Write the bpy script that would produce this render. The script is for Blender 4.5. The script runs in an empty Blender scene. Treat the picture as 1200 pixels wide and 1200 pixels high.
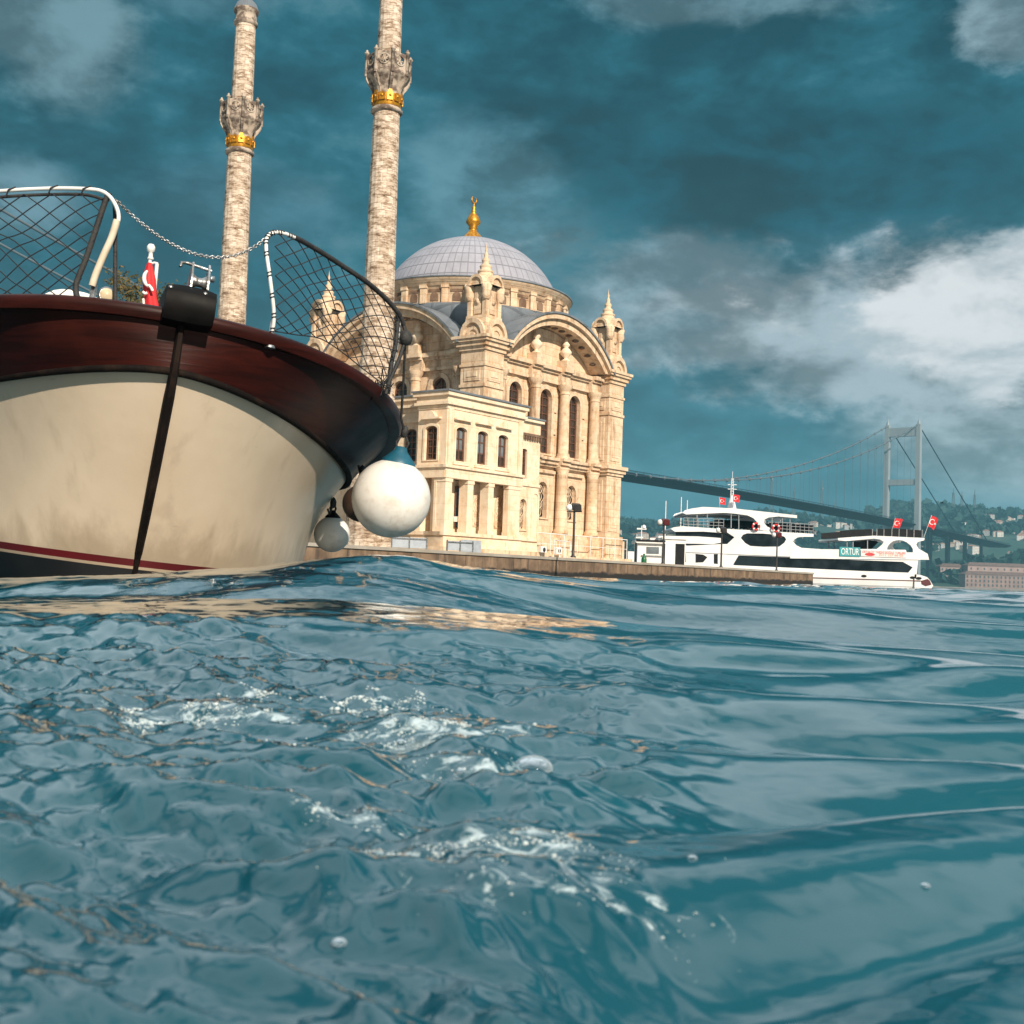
import bpy, math, random
import numpy as np
from mathutils import Vector, Matrix, noise
from mathutils.geometry import tessellate_polygon
random.seed(7)
SC = bpy.context.scene
COL = SC.collection
R = math.radians
PI = math.pi

# ------------------------------------------------------------------ camera
cam_data = bpy.data.cameras.new("camera")
cam_data.lens = 42.0
cam_data.sensor_width = 36.0
cam_data.clip_start = 0.05
cam_data.clip_end = 20000
cam_data.dof.use_dof = True
cam_data.dof.focus_distance = 40.0
cam_data.dof.aperture_fstop = 20.0
cam = bpy.data.objects.new("camera", cam_data)
COL.objects.link(cam)
PITCH = math.atan(71 / 1400)
cam.matrix_world = Matrix.Translation((0, 0, 0.25)) @ Matrix.Rotation(PI / 2 + PITCH, 4, 'X') @ Matrix.Rotation(R(2.0), 4, 'Z')
SC.camera = cam

# ------------------------------------------------------------------ light
SUN_EL, SUN_AZ = R(31), R(154)          # azimuth clockwise from +Y (the view); the sun stands behind the camera
sun_data = bpy.data.lights.new("sun", 'SUN')
sun_data.energy = 4.7
sun_data.angle = R(0.8)
sun_data.color = (1.0, 0.87, 0.71)
sun = bpy.data.objects.new("sun", sun_data)
COL.objects.link(sun)
sdir = Vector((math.sin(SUN_AZ) * math.cos(SUN_EL), math.cos(SUN_AZ) * math.cos(SUN_EL), math.sin(SUN_EL)))
sun.rotation_euler = sdir.to_track_quat('Z', 'Y').to_euler()
SC.view_settings.view_transform = 'Standard'
SC.view_settings.look = 'None'
SC.view_settings.exposure = 0.45
SC.view_settings.gamma = 1.0


class NT:
    """small helper round a node tree"""
    def __init__(self, tree):
        self.t = tree
        tree.nodes.clear()
    def n(self, kind, **kw):
        nd = self.t.nodes.new(kind)
        ins = kw.pop('i', {})
        for k, v in kw.items():
            setattr(nd, k, v)
        for k, v in ins.items():
            self.put(nd, k, v)
        return nd
    def put(self, nd, k, v):
        s = nd.inputs[k]
        if isinstance(v, bpy.types.NodeSocket):
            self.t.links.new(v, s)
        elif hasattr(v, 'outputs'):
            self.t.links.new(v.outputs[0], s)
        else:
            if hasattr(s, 'default_value') and s.type == 'RGBA' and len(v) == 3:
                v = (*v, 1)
            s.default_value = v
    def math(self, op, a, b=0.0, c=0.0, clamp=False):
        return self.n('ShaderNodeMath', operation=op, use_clamp=clamp, i={0: a, 1: b, 2: c}).outputs[0]
    def mix(self, f, a, b, blend='MIX'):
        nd = self.n('ShaderNodeMix', data_type='RGBA', blend_type=blend)
        self.put(nd, 0, f); self.put(nd, 6, a); self.put(nd, 7, b)
        return nd.outputs[2]
    def smooth(self, x, lo, hi, a=0.0, b=1.0):
        nd = self.n('ShaderNodeMapRange', interpolation_type='SMOOTHSTEP')
        for k, v in ((0, x), (1, lo), (2, hi), (3, a), (4, b)):
            self.put(nd, k, v)
        return nd.outputs[0]
    def noise(self, vec, scale, detail=4.0, rough=0.55, dist=0.0):
        nd = self.n('ShaderNodeTexNoise', i={'Scale': scale, 'Detail': detail, 'Roughness': rough, 'Distortion': dist})
        if vec is not None:
            self.put(nd, 'Vector', vec)
        return nd.outputs[0]
    def mapping(self, vec, scale=(1, 1, 1), rot=(0, 0, 0), loc=(0, 0, 0)):
        return self.n('ShaderNodeMapping', i={'Vector': vec, 'Scale': scale, 'Rotation': rot, 'Location': loc}).outputs[0]


# ------------------------------------------------------------------ sky: broken storm clouds
world = bpy.data.worlds.new("World")
SC.world = world
world.use_nodes = True
w = NT(world.node_tree)
tc = w.n('ShaderNodeTexCoord')
D = tc.outputs['Generated']
sep = w.n('ShaderNodeSeparateXYZ', i={0: D})
dx, dy, dz = sep.outputs
AZ = w.math('ARCTAN2', dx, dy)
EL = w.math('ARCSINE', dz)
sky = w.n('ShaderNodeTexSky', sky_type='NISHITA', sun_disc=False, sun_elevation=SUN_EL, sun_rotation=SUN_AZ, air_density=1.4, dust_density=2.0)
Ds = w.mapping(D, scale=(1, 1, 1.9))
nBig = w.noise(Ds, 3.2, 5, 0.52, 0.5)
nMid = w.noise(Ds, 8.5, 9, 0.60, 0.25)
nFine = w.noise(Ds, 24.0, 8, 0.62, 0.2)
nTex = w.noise(Ds, 10.0, 9, 0.60, 0.15)
nz = w.math('ADD', w.math('MULTIPLY', nBig, 0.46), w.math('ADD', w.math('MULTIPLY', nMid, 0.36), w.math('MULTIPLY', nFine, 0.20)))


def blob(u, v, su, sv):
    a = w.math('DIVIDE', w.math('SUBTRACT', AZ, u / 1400), su / 1400)
    b = w.math('DIVIDE', w.math('SUBTRACT', EL, (71 - v) / 1400), sv / 1400)
    d2 = w.math('ADD', w.math('MULTIPLY', a, a), w.math('MULTIPLY', b, b))
    return w.math('POWER', 2.718, w.math('MULTIPLY', d2, -1.0))


def cloud(mask, lo, hi, k=1.1):
    return w.smooth(w.math('ADD', mask, w.math('MULTIPLY', w.math('SUBTRACT', nz, 0.5), k)), lo, hi)


DK, MID, LT, WH = (0.002, 0.052, 0.080), (0.014, 0.140, 0.200), (0.15, 0.30, 0.36), (0.74, 0.76, 0.80)
c = w.mix(w.smooth(nz, 0.43, 0.57), DK, MID)
c = w.mix(w.math('MULTIPLY', w.smooth(nz, 0.52, 0.63), 0.55), c, LT)
low = w.smooth(dz, 0.17, 0.015)
c = w.mix(w.math('MULTIPLY', low, 0.85), c, w.mix(w.smooth(nz, 0.38, 0.62), (0.012, 0.135, 0.205), (0.06, 0.23, 0.31)))
def add(m, col, amt):
    global c
    c = w.mix(w.math('MULTIPLY', m, amt), c, col)
SKY_BLOBS = [  # azimuth and elevation offsets (1/1400 rad), spreads, ramp, contrast, colour, amount
    (330, -385, 300, 85, 0.35, 0.72, 2.2, DK, 0.95), (20, -430, 170, 60, 0.4, 0.8, 1.6, DK, 0.8), (-530, -480, 110, 110, 0.42, 0.85, 2.8, (0.17, 0.29, 0.34), 0.85), (-400, -560, 130, 60, 0.4, 0.9, 2.6, (0.10, 0.22, 0.28), 0.6),
    (-45, -370, 120, 105, 0.38, 0.98, 2.4, (0.12, 0.27, 0.34), 0.75), (-330, -330, 170, 70, 0.4, 1.0, 2.0, (0.07, 0.19, 0.26), 0.6),
    (-560, -310, 90, 60, 0.4, 1.0, 2.0, (0.20, 0.33, 0.40), 0.7), (230, -570, 220, 50, 0.40, 0.75, 2.6, (0.17, 0.30, 0.36), 0.75),
    (545, -520, 90, 50, 0.40, 0.7, 3.0, (0.32, 0.46, 0.53), 0.75),
    (210, -250, 150, 75, 0.36, 0.72, 2.2, (0.27, 0.38, 0.44), 0.85),
    (330, -140, 330, 36, 0.4, 1.0, 1.6, (0.035, 0.16, 0.225), 0.7),
    (610, -100, 250, 85, 0.30, 0.80, 1.2, (0.42, 0.50, 0.54), 0.9), (1000, -260, 330, 260, 0.35, 0.9, 1.6, (0.75, 0.80, 0.84), 0.9),  # last entry: unseen white cloud right of the frame, added for water reflections
    (480, -225, 330, 110, 0.35, 0.95, 1.7, (0.20, 0.32, 0.40), 0.75),
    (520, -210, 330, 110, 0.36, 0.62, 2.2, (0.40, 0.47, 0.52), 0.94),
    (560, -225, 260, 95, 0.42, 0.66, 2.6, 'WHITE', 0.97)]
for (u, v, su, sv, lo, hi, k, col, amt) in SKY_BLOBS:
    if col == 'WHITE':
        col = w.mix(w.smooth(w.noise(Ds, 11.0, 8, 0.60, 0.2), 0.36, 0.60), (0.50, 0.56, 0.60), (0.88, 0.89, 0.91))
    elif col == DK:
        col = w.mix(w.smooth(nTex, 0.36, 0.64), tuple(x * 0.55 for x in DK), tuple(x * 1.9 for x in DK))
    else:
        col = w.mix(w.smooth(nTex, 0.38, 0.62), tuple(x * 0.45 for x in col), tuple(x * 1.2 for x in col))
    add(cloud(blob(u, v, su, sv), lo, hi, k), col, amt)
# overhead, out of view: bright torn cloud added to lighten the water's reflections
over = w.smooth(dz, 0.45, 0.58)
torn = w.mix(w.smooth(w.noise(D, 3.4, 3, 0.45, 0.3), 0.38, 0.58), (0.14, 0.33, 0.42), (1.20, 1.36, 1.45))
c = w.mix(over, c, torn)
# behind the camera, out of view: brighter broken sky added as fill light
back = w.smooth(dy, 0.05, -0.75)
bright = w.mix(w.smooth(nz, 0.42, 0.60), (0.10, 0.17, 0.21), (0.50, 0.48, 0.44))
c = w.mix(w.math('MULTIPLY', back, 0.85), c, bright)
# below the horizon (only seen where nothing stands): dark sea colour
c = w.mix(w.smooth(dz, 0.0, -0.05), c, (0.01, 0.06, 0.08))
cloud10 = w.n('ShaderNodeVectorMath', operation='SCALE', i={0: c, 3: 7.9}).outputs[0]
skymix = w.mix(0.985, sky.outputs[0], cloud10)
bg = w.n('ShaderNodeBackground', i={'Color': skymix, 'Strength': 0.09})
w.n('ShaderNodeOutputWorld', i={'Surface': bg})


# ------------------------------------------------------------------ materials
def mat(name, a, b=None, scale=3.0, rough=0.6, bump=0.0, metal=0.0, coat=0.0, stretch=(1, 1, 1), spec=0.5, bscale=None, detail=5.0, lo=0.35, hi=0.65):
    m = bpy.data.materials.new(name)
    m.use_nodes = True
    t = NT(m.node_tree)
    co = t.mapping(t.n('ShaderNodeTexCoord').outputs['Object'], scale=stretch)
    n = t.noise(co, scale, detail)
    col = t.mix(t.smooth(n, lo, hi), a, b if b else tuple(x * 0.82 for x in a))
    p = t.n('ShaderNodeBsdfPrincipled', i={'Base Color': col, 'Metallic': metal, 'Coat Weight': coat, 'Coat Roughness': 0.08, 'Specular IOR Level': spec})
    t.put(p, 'Roughness', t.smooth(n, 0.2, 0.8, rough * 0.85, min(1, rough * 1.15)))
    if bump:
        n2 = t.noise(co, bscale or scale * 4, 4)
        t.put(p, 'Normal', t.n('ShaderNodeBump', i={'Strength': bump, 'Distance': 0.02, 'Height': n2}).outputs[0])
    t.n('ShaderNodeOutputMaterial', i={'Surface': p})
    return m


FA = R(37.5)
FRd, FLd = Vector((math.sin(FA), math.cos(FA), 0)), Vector((-math.cos(FA), math.sin(FA), 0))
FRn, FLn = Vector((math.cos(FA), -math.sin(FA), 0)), Vector((-math.sin(FA), -math.cos(FA), 0))


def stone(name, light, mid, stain, course=0.55, stain_amt=0.6, joint=0.5, block=1.1):
    """weathered limestone: courses, blotches and rain streaks"""
    m = bpy.data.materials.new(name)
    m.use_nodes = True
    t = NT(m.node_tree)
    co = t.n('ShaderNodeTexCoord').outputs['Object']
    rot = t.mapping(co, rot=(0, 0, -(PI / 2 - FA)))     # x along one facade, y along the other
    s = t.n('ShaderNodeSeparateXYZ', i={0: rot})
    tt = t.math('ADD', s.outputs[0], s.outputs[1])
    v2 = t.n('ShaderNodeCombineXYZ', i={0: tt, 1: s.outputs[2], 2: 0.0})
    br = t.n('ShaderNodeTexBrick', i={'Vector': v2, 'Scale': 1.0, 'Mortar Size': 0.018, 'Brick Width': block, 'Row Height': course, 'Color1': (1, 1, 1), 'Color2': (0.78, 0.74, 0.70), 'Mortar': (0.55, 0.42, 0.30)})
    n1 = t.noise(co, 0.45, 6, 0.6)
    n2 = t.noise(co, 2.6, 8, 0.65)
    st = t.noise(t.mapping(co, scale=(2.2, 2.2, 0.22)), 1.0, 7, 0.65)
    col = t.mix(t.smooth(n2, 0.3, 0.7), light, mid)
    col = t.mix(t.math('MULTIPLY', t.smooth(t.math('ADD', t.math('MULTIPLY', st, 0.65), t.math('MULTIPLY', n1, 0.35)), 0.50, 0.66), stain_amt), col, stain)
    n4 = t.noise(co, 0.9, 5, 0.6, 0.4)
    col = t.mix(t.math('MULTIPLY', t.smooth(n4, 0.50, 0.68), 0.32), col, (0.66, 0.36, 0.16))
    col = t.mix(t.math('MULTIPLY', t.smooth(n2, 0.60, 0.72), 0.6 * stain_amt), col, tuple(x * 0.35 for x in stain))
    col = t.mix(joint, col, br.outputs[0], 'MULTIPLY')
    p = t.n('ShaderNodeBsdfPrincipled', i={'Base Color': col, 'Roughness': 0.8, 'Specular IOR Level': 0.25})
    hgt = t.math('ADD', t.math('MULTIPLY', n2, 0.6), t.math('MULTIPLY', br.outputs[1], -0.5))
    t.put(p, 'Normal', t.n('ShaderNodeBump', i={'Strength': 0.5, 'Distance': 0.06, 'Height': hgt}).outputs[0])
    t.n('ShaderNodeOutputMaterial', i={'Surface': p})
    return m


def minaret_stone():
    m = bpy.data.materials.new("minaret_limestone")
    m.use_nodes = True
    t = NT(m.node_tree)
    co = t.n('ShaderNodeTexCoord').outputs['Object']
    s = t.n('ShaderNodeSeparateXYZ', i={0: co})
    ang = t.math('ARCTAN2', s.outputs[1], s.outputs[0])
    v2 = t.n('ShaderNodeCombineXYZ', i={0: ang, 1: s.outputs[2], 2: 0.0})
    br = t.n('ShaderNodeTexBrick', i={'Vector': v2, 'Scale': 1.0, 'Mortar Size': 0.012, 'Brick Width': 0.62, 'Row Height': 0.42, 'Color1': (1, 1, 1), 'Color2': (0.62, 0.56, 0.50), 'Mortar': (0.35, 0.27, 0.20)})
    pat = t.noise(t.mapping(co, scale=(1.0, 1.0, 2.4)), 1.3, 7, 0.66)
    fine = t.noise(t.mapping(co, scale=(1.0, 1.0, 4.0)), 3.4, 5, 0.6)
    v = t.math('ADD', t.math('MULTIPLY', pat, 0.6), t.math('MULTIPLY', fine, 0.4))
    col = t.mix(t.smooth(v, 0.44, 0.58), (0.70, 0.60, 0.50), (0.32, 0.23, 0.16))
    col = t.mix(t.math('MULTIPLY', t.smooth(v, 0.56, 0.64), 0.85), col, (0.08, 0.055, 0.04))
    col = t.mix(0.75, col, br.outputs[0], 'MULTIPLY')
    p = t.n('ShaderNodeBsdfPrincipled', i={'Base Color': col, 'Roughness': 0.85, 'Specular IOR Level': 0.2})
    hgt = t.math('ADD', v, t.math('MULTIPLY', br.outputs[1], -0.5))
    t.put(p, 'Normal', t.n('ShaderNodeBump', i={'Strength': 0.6, 'Distance': 0.05, 'Height': hgt}).outputs[0])
    t.n('ShaderNodeOutputMaterial', i={'Surface': p})
    return m


def lead(name, col, ang_n, rings, zc, seam=0.5):
    """lead sheets with standing seams; ang_n meridian seams, rings by polar angle about height zc"""
    m = bpy.data.materials.new(name)
    m.use_nodes = True
    t = NT(m.node_tree)
    co = t.n('ShaderNodeTexCoord').outputs['Object']
    s = t.n('ShaderNodeSeparateXYZ', i={0: co})
    ang = t.math('MULTIPLY', t.math('ARCTAN2', s.outputs[1], s.outputs[0]), ang_n / (2 * PI))
    rr = t.math('SQRT', t.math('ADD', t.math('MULTIPLY', s.outputs[0], s.outputs[0]), t.math('MULTIPLY', s.outputs[1], s.outputs[1])))
    pol = t.math('MULTIPLY', t.math('ARCTAN2', t.math('SUBTRACT', s.outputs[2], zc), rr), rings)
    row = t.math('FLOOR', pol)
    ang2 = t.math('ADD', ang, t.math('MULTIPLY', row, 0.0))
    fa = t.math('ABSOLUTE', t.math('SUBTRACT', t.math('FRACT', ang2), 0.5))
    fp = t.math('ABSOLUTE', t.math('SUBTRACT', t.math('FRACT', pol), 0.5))
    la, lp = t.smooth(fa, 0.38, 0.47), t.smooth(fp, 0.44, 0.475)
    line = t.math('MAXIMUM', t.math('MULTIPLY', la, 0.55), lp)
    n = t.noise(co, 0.9, 6, 0.6)
    cell = t.n('ShaderNodeTexWhiteNoise', noise_dimensions='2D', i={'Vector': t.n('ShaderNodeCombineXYZ', i={0: t.math('FLOOR', ang2), 1: row, 2: 0.0})}).outputs[0]
    cc = t.mix(t.smooth(n, 0.35, 0.7), col, tuple(x * 0.8 for x in col))
    cc = t.mix(t.math('MULTIPLY', cell, 0.25), cc, tuple(min(1, x * 0.6) for x in col))
    cc = t.mix(t.math('MULTIPLY', line, seam), cc, tuple(x * 0.22 for x in col))
    p = t.n('ShaderNodeBsdfPrincipled', i={'Base Color': cc, 'Roughness': 0.55, 'Specular IOR Level': 0.4})
    t.put(p, 'Normal', t.n('ShaderNodeBump', i={'Strength': 0.5, 'Distance': 0.08, 'Height': t.math('MULTIPLY', line, 1.0)}).outputs[0])
    t.n('ShaderNodeOutputMaterial', i={'Surface': p})
    return m


M = {}
M['stone'] = stone("weathered_limestone", (0.76, 0.62, 0.46), (0.64, 0.47, 0.32), (0.30, 0.17, 0.085), stain_amt=0.75)
M['stone_trim'] = stone("carved_limestone", (0.72, 0.58, 0.43), (0.54, 0.39, 0.26), (0.20, 0.11, 0.06), joint=0.15, stain_amt=0.8)
M['plaster'] = stone("pale_wing_stone", (0.80, 0.69, 0.54), (0.74, 0.58, 0.42), (0.46, 0.27, 0.13), course=0.9, stain_amt=0.45, joint=0.15)
M['recess'] = mat("dark_brown_stone", (0.22, 0.14, 0.09), (0.12, 0.07, 0.045), 1.5, 0.9)  # darker brown stone for cores, niches, rosettes and dentils
M['minaret'] = minaret_stone()
M['minaret_trim'] = mat("carved_minaret_stone", (0.44, 0.37, 0.30), (0.13, 0.095, 0.075), 2.2, 0.85, 0.4, lo=0.42, hi=0.60)
M['gilt'] = mat("gilding", (0.62, 0.30, 0.02), (0.34, 0.14, 0.012), 6, 0.4, 0.3, metal=0.55)
M['dome'] = lead("dome_lead", (0.34, 0.34, 0.395), 76, 7.0, 17.1, 0.6)
M['roof_lead'] = lead("roof_lead", (0.17, 0.195, 0.225), 30, 5.0, 10.0, 0.4)  # darker than the dome's lead: its weaker light is put into the colour
M['glass_dark'] = mat("dark_window_glass", (0.045, 0.035, 0.03), (0.02, 0.018, 0.018), 1.2, 0.12, spec=0.6)
M['glass_grey'] = mat("window_blind_glass", (0.16, 0.19, 0.21), (0.11, 0.13, 0.15), 1.2, 0.15, spec=0.6)
M['wood_frame'] = mat("brown_window_wood", (0.14, 0.06, 0.035), (0.09, 0.04, 0.02), 5, 0.6)
M['iron'] = mat("dark_iron", (0.03, 0.032, 0.035), (0.05, 0.04, 0.035), 8, 0.5, metal=0.3)
M['shutter_blue'] = mat("grey_blue_panel", (0.36, 0.40, 0.45), (0.30, 0.34, 0.39), 3, 0.5)
M['white_paint'] = mat("white_paint", (0.78, 0.78, 0.77), (0.70, 0.70, 0.69), 2.5, 0.35)
M['ferry_white'] = mat("ferry_white", (0.76, 0.77, 0.78), (0.66, 0.67, 0.68), 0.5, 0.3)
M['ferry_glass'] = mat("ferry_dark_glass", (0.004, 0.007, 0.010), (0.016, 0.024, 0.03), 0.7, 0.12, spec=0.25)
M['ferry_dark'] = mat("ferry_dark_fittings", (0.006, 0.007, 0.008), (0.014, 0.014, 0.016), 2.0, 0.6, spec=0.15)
M['ferry_grey'] = mat("ferry_ceiling_grey", (0.30, 0.32, 0.34), (0.24, 0.26, 0.28), 1.0, 0.6)
M['maroon'] = mat("maroon_stripe", (0.10, 0.012, 0.015), (0.07, 0.01, 0.012), 3, 0.4)
M['red'] = mat("flag_red", (0.62, 0.015, 0.02), (0.48, 0.01, 0.015), 4, 0.7)
M['flag_white'] = mat("flag_white", (0.8, 0.8, 0.8), (0.74, 0.74, 0.74), 4, 0.7)
M['teal_board'] = mat("teal_banner", (0.02, 0.27, 0.30), (0.02, 0.23, 0.26), 1, 0.5)
M['pale_board'] = mat("pale_banner", (0.72, 0.66, 0.66), (0.68, 0.60, 0.60), 1, 0.5)
M['red_ink'] = mat("red_ink", (0.5, 0.03, 0.03), (0.45, 0.03, 0.03), 1, 0.5)
M['gold_ink'] = mat("orange_ink", (0.55, 0.2, 0.05), (0.5, 0.16, 0.05), 1, 0.5)
M['steel'] = mat("worn_steel", (0.45, 0.47, 0.49), (0.20, 0.19, 0.18), 14, 0.35, 0.2, metal=0.8)
M['net_cord'] = mat("net_cord", (0.012, 0.018, 0.028), (0.02, 0.02, 0.02), 20, 0.8)
M['black_rubber'] = mat("black_rubber", (0.003, 0.003, 0.003), (0.006, 0.005, 0.005), 8, 0.6, 0.05, spec=0.12)
M['black_tape'] = mat("black_rope_tape", (0.014, 0.014, 0.016), (0.03, 0.03, 0.03), 25, 0.7, 0.3)
M['cream_lamp'] = mat("cream_lens", (0.62, 0.52, 0.36), (0.5, 0.4, 0.26), 20, 0.35)
M['bridge_steel'] = mat("bridge_grey", (0.26, 0.30, 0.33), (0.22, 0.26, 0.29), 0.05, 0.6)
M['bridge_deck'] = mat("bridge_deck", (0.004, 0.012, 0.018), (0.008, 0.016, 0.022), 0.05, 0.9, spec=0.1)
M['cable'] = mat("bridge_cable", (0.10, 0.12, 0.14), (0.08, 0.1, 0.12), 0.1, 0.6)
M['pink_wall'] = mat("pink_render", (0.36, 0.26, 0.24), (0.31, 0.22, 0.20), 0.15, 0.8)
M['brown_wall'] = mat("brown_pink_render", (0.27, 0.185, 0.165), (0.22, 0.15, 0.135), 0.15, 0.8)
M['roof_brown'] = mat("brown_roof_tiles", (0.16, 0.09, 0.07), (0.12, 0.07, 0.055), 0.3, 0.8)
M['green_bin'] = mat("green_plastic", (0.01, 0.13, 0.05), (0.008, 0.10, 0.04), 5, 0.4)
M['bark'] = mat("bark", (0.12, 0.08, 0.055), (0.07, 0.045, 0.03), 6, 0.9, 0.5, stretch=(1, 1, 0.3))
M['foam'] = mat("foam_white", (0.72, 0.78, 0.80), (0.60, 0.70, 0.73), 30, 0.2, spec=0.6)


def leaf_mat(name, a, b, scale=1.5):
    m = bpy.data.materials.new(name)
    m.use_nodes = True
    t = NT(m.node_tree)
    geo = t.n('ShaderNodeNewGeometry')
    co = t.n('ShaderNodeTexCoord').outputs['Object']
    f = t.math('ADD', t.math('MULTIPLY', geo.outputs['Random Per Island'], 0.5), t.math('MULTIPLY', t.smooth(t.noise(co, scale, 3), 0.35, 0.65), 0.5))
    p = t.n('ShaderNodeBsdfPrincipled', i={'Base Color': t.mix(f, a, b), 'Roughness': 0.7, 'Specular IOR Level': 0.2})
    t.n('ShaderNodeOutputMaterial', i={'Surface': p})
    return m


M['leaf'] = leaf_mat("olive_leaves", (0.045, 0.055, 0.02), (0.17, 0.12, 0.04))
M['far_leaf'] = leaf_mat("far_wood_leaves", (0.006, 0.034, 0.033), (0.020, 0.054, 0.048), 0.01)  # blue-green cast puts distance haze into the leaf colour


# ------------------------------------------------------------------ mesh helpers
class Frame:
    """local x along a facade, y outwards, z up"""
    def __init__(self, o, ex, ey, ez=Vector((0, 0, 1))):
        self.o, self.ex, self.ey, self.ez = Vector(o), Vector(ex), Vector(ey), Vector(ez)
    def __call__(self, x, y, z):
        return self.o + self.ex * x + self.ey * y + self.ez * z
    def sub(self, x, y, z):
        return Frame(self(x, y, z), self.ex, self.ey, self.ez)


W0 = Frame((0, 0, 0), (1, 0, 0), (0, 1, 0))


class MB:
    def __init__(self):
        self.v, self.f, self.sm = [], [], []
    def add(self, vs, fs, smooth=False):
        k = len(self.v)
        self.v += [tuple(x) for x in vs]
        self.f += [tuple(i + k for i in q) for q in fs]
        self.sm += [smooth] * len(fs)
        return self
    def box(self, F, x0, x1, y0, y1, z0, z1):
        vs = [F(x, y, z) for z in (z0, z1) for y in (y0, y1) for x in (x0, x1)]
        return self.add(vs, [(0, 2, 3, 1), (4, 5, 7, 6), (0, 1, 5, 4), (2, 6, 7, 3), (0, 4, 6, 2), (1, 3, 7, 5)])
    def prism(self, F, poly, y0, y1, holes=(), smooth=False):
        """polygon in the frame's x-z plane, pulled from y0 to y1, with holes"""
        loops = [list(poly)] + [list(h) for h in holes]
        flat = [p for lp in loops for p in lp]
        tris = tessellate_polygon([[Vector((p[0], p[1], 0)) for p in lp] for lp in loops])
        n = len(flat)
        vs = [F(p[0], y0, p[1]) for p in flat] + [F(p[0], y1, p[1]) for p in flat]
        fs = [t for t in tris] + [tuple(i + n for i in reversed(t)) for t in tris]
        self.add(vs, fs)
        k = 0
        for lp in loops:
            m = len(lp)
            sv, sf = [], []
            for i in range(m):
                sv += [F(lp[i][0], y0, lp[i][1]), F(lp[i][0], y1, lp[i][1])]
            for i in range(m):
                j = (i + 1) % m
                sf.append((2 * i, 2 * j, 2 * j + 1, 2 * i + 1))
            self.add(sv, sf, smooth)
        return self
    def slab(self, poly, z0, z1):
        """polygon in plan, from z0 to z1"""
        F = Frame((0, 0, 0), (1, 0, 0), (0, 0, 1), (0, 1, 0))
        return self.prism(F, poly, z0, z1)
    def lathe(self, F, prof, seg=20, smooth=True, cap=True, a0=0.0, a1=2 * PI, sharp=False):
        """profile [(radius, z)] turned about the frame's z axis"""
        full = abs(a1 - a0 - 2 * PI) < 1e-6
        ns = seg if full else seg + 1
        vs = []
        for (r, z) in prof:
            for i in range(ns):
                a = a0 + (a1 - a0) * i / seg
                vs.append(F(r * math.cos(a), r * math.sin(a), z))
        fs = []
        for j in range(len(prof) - 1):
            for i in range(seg):
                i2 = (i + 1) % ns
                fs.append((j * ns + i, j * ns + i2, (j + 1) * ns + i2, (j + 1) * ns + i))
        self.add(vs, fs, smooth)
        if cap and full:
            for j, rev in ((0, True), (len(prof) - 1, False)):
                if prof[j][0] > 1e-4:
                    q = [F(prof[j][0] * math.cos(a0 + 2 * PI * i / seg), prof[j][0] * math.sin(a0 + 2 * PI * i / seg), prof[j][1]) for i in range(seg)]
                    self.add(q, [tuple(range(seg))[::-1] if rev else tuple(range(seg))])
        return self
    def tube(self, pts, r, seg=8, closed=False, cap=True):
        pts = [Vector(p) for p in pts]
        n = len(pts)
        rr = r if isinstance(r, (list, tuple)) else [r] * n
        vs, up = [], None
        for i, p in enumerate(pts):
            if closed:
                d = pts[(i + 1) % n] - pts[i - 1]
            else:
                d = pts[min(i + 1, n - 1)] - pts[max(i - 1, 0)]
            d = d.normalized() if d.length > 1e-9 else Vector((0, 0, 1))
            if up is None:
                up = Vector((0, 0, 1)) if abs(d.z) < 0.9 else Vector((1, 0, 0))
            s = d.cross(up).normalized()
            up = s.cross(d).normalized()
            for k in range(seg):
                a = 2 * PI * k / seg
                vs.append(p + (s * math.cos(a) + up * math.sin(a)) * rr[i])
        fs = []
        for i in range(n if closed else n - 1):
            j = (i + 1) % n
            for k in range(seg):
                k2 = (k + 1) % seg
                fs.append((i * seg + k, i * seg + k2, j * seg + k2, j * seg + k))
        self.add(vs, fs, True)
        if cap and not closed:
            self.add(vs[:seg], [tuple(range(seg))[::-1]])
            self.add(vs[-seg:], [tuple(range(seg))])
        return self
    def grid(self, rows, smooth=True, flip=False):
        n = len(rows[0])
        vs = [p for r_ in rows for p in r_]
        fs = []
        for j in range(len(rows) - 1):
            for i in range(n - 1):
                q = (j * n + i, j * n + i + 1, (j + 1) * n + i + 1, (j + 1) * n + i)
                fs.append(q[::-1] if flip else q)
        return self.add(vs, fs, smooth)
    def build(self, name, m, parent=None, origin=None, bevel=0.0):
        me = bpy.data.meshes.new(name)
        po = parent_origin(parent) if parent is not None else Vector((0, 0, 0))
        o0 = Vector(origin) if origin is not None else po
        me.from_pydata([tuple(Vector(p) - o0) for p in self.v], [], self.f)
        me.polygons.foreach_set('use_smooth', self.sm)
        me.validate()
        me.update()
        me.materials.append(m)
        ob = bpy.data.objects.new(name, me)
        COL.objects.link(ob)
        if parent is not None:
            ob.parent = parent
        ob.location = o0 - po
        if bevel:
            b = ob.modifiers.new("bevel", 'BEVEL')
            b.width = bevel
            b.segments = 2
            b.limit_method = 'ANGLE'
        return ob


def parent_origin(o):
    p = Vector((0, 0, 0))
    while o is not None:
        p = p + o.location
        o = o.parent
    return p


def thing(name, loc, label, cat, group=None):
    o = bpy.data.objects.new(name, None)
    COL.objects.link(o)
    o.location = loc
    o.empty_display_size = 0.2
    return tag(o, label, cat, group)


def tag(o, label=None, cat=None, group=None, kind=None):
    if label: o['label'] = label
    if cat: o['category'] = cat
    if group: o['group'] = group
    if kind: o['kind'] = kind
    return o


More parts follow.
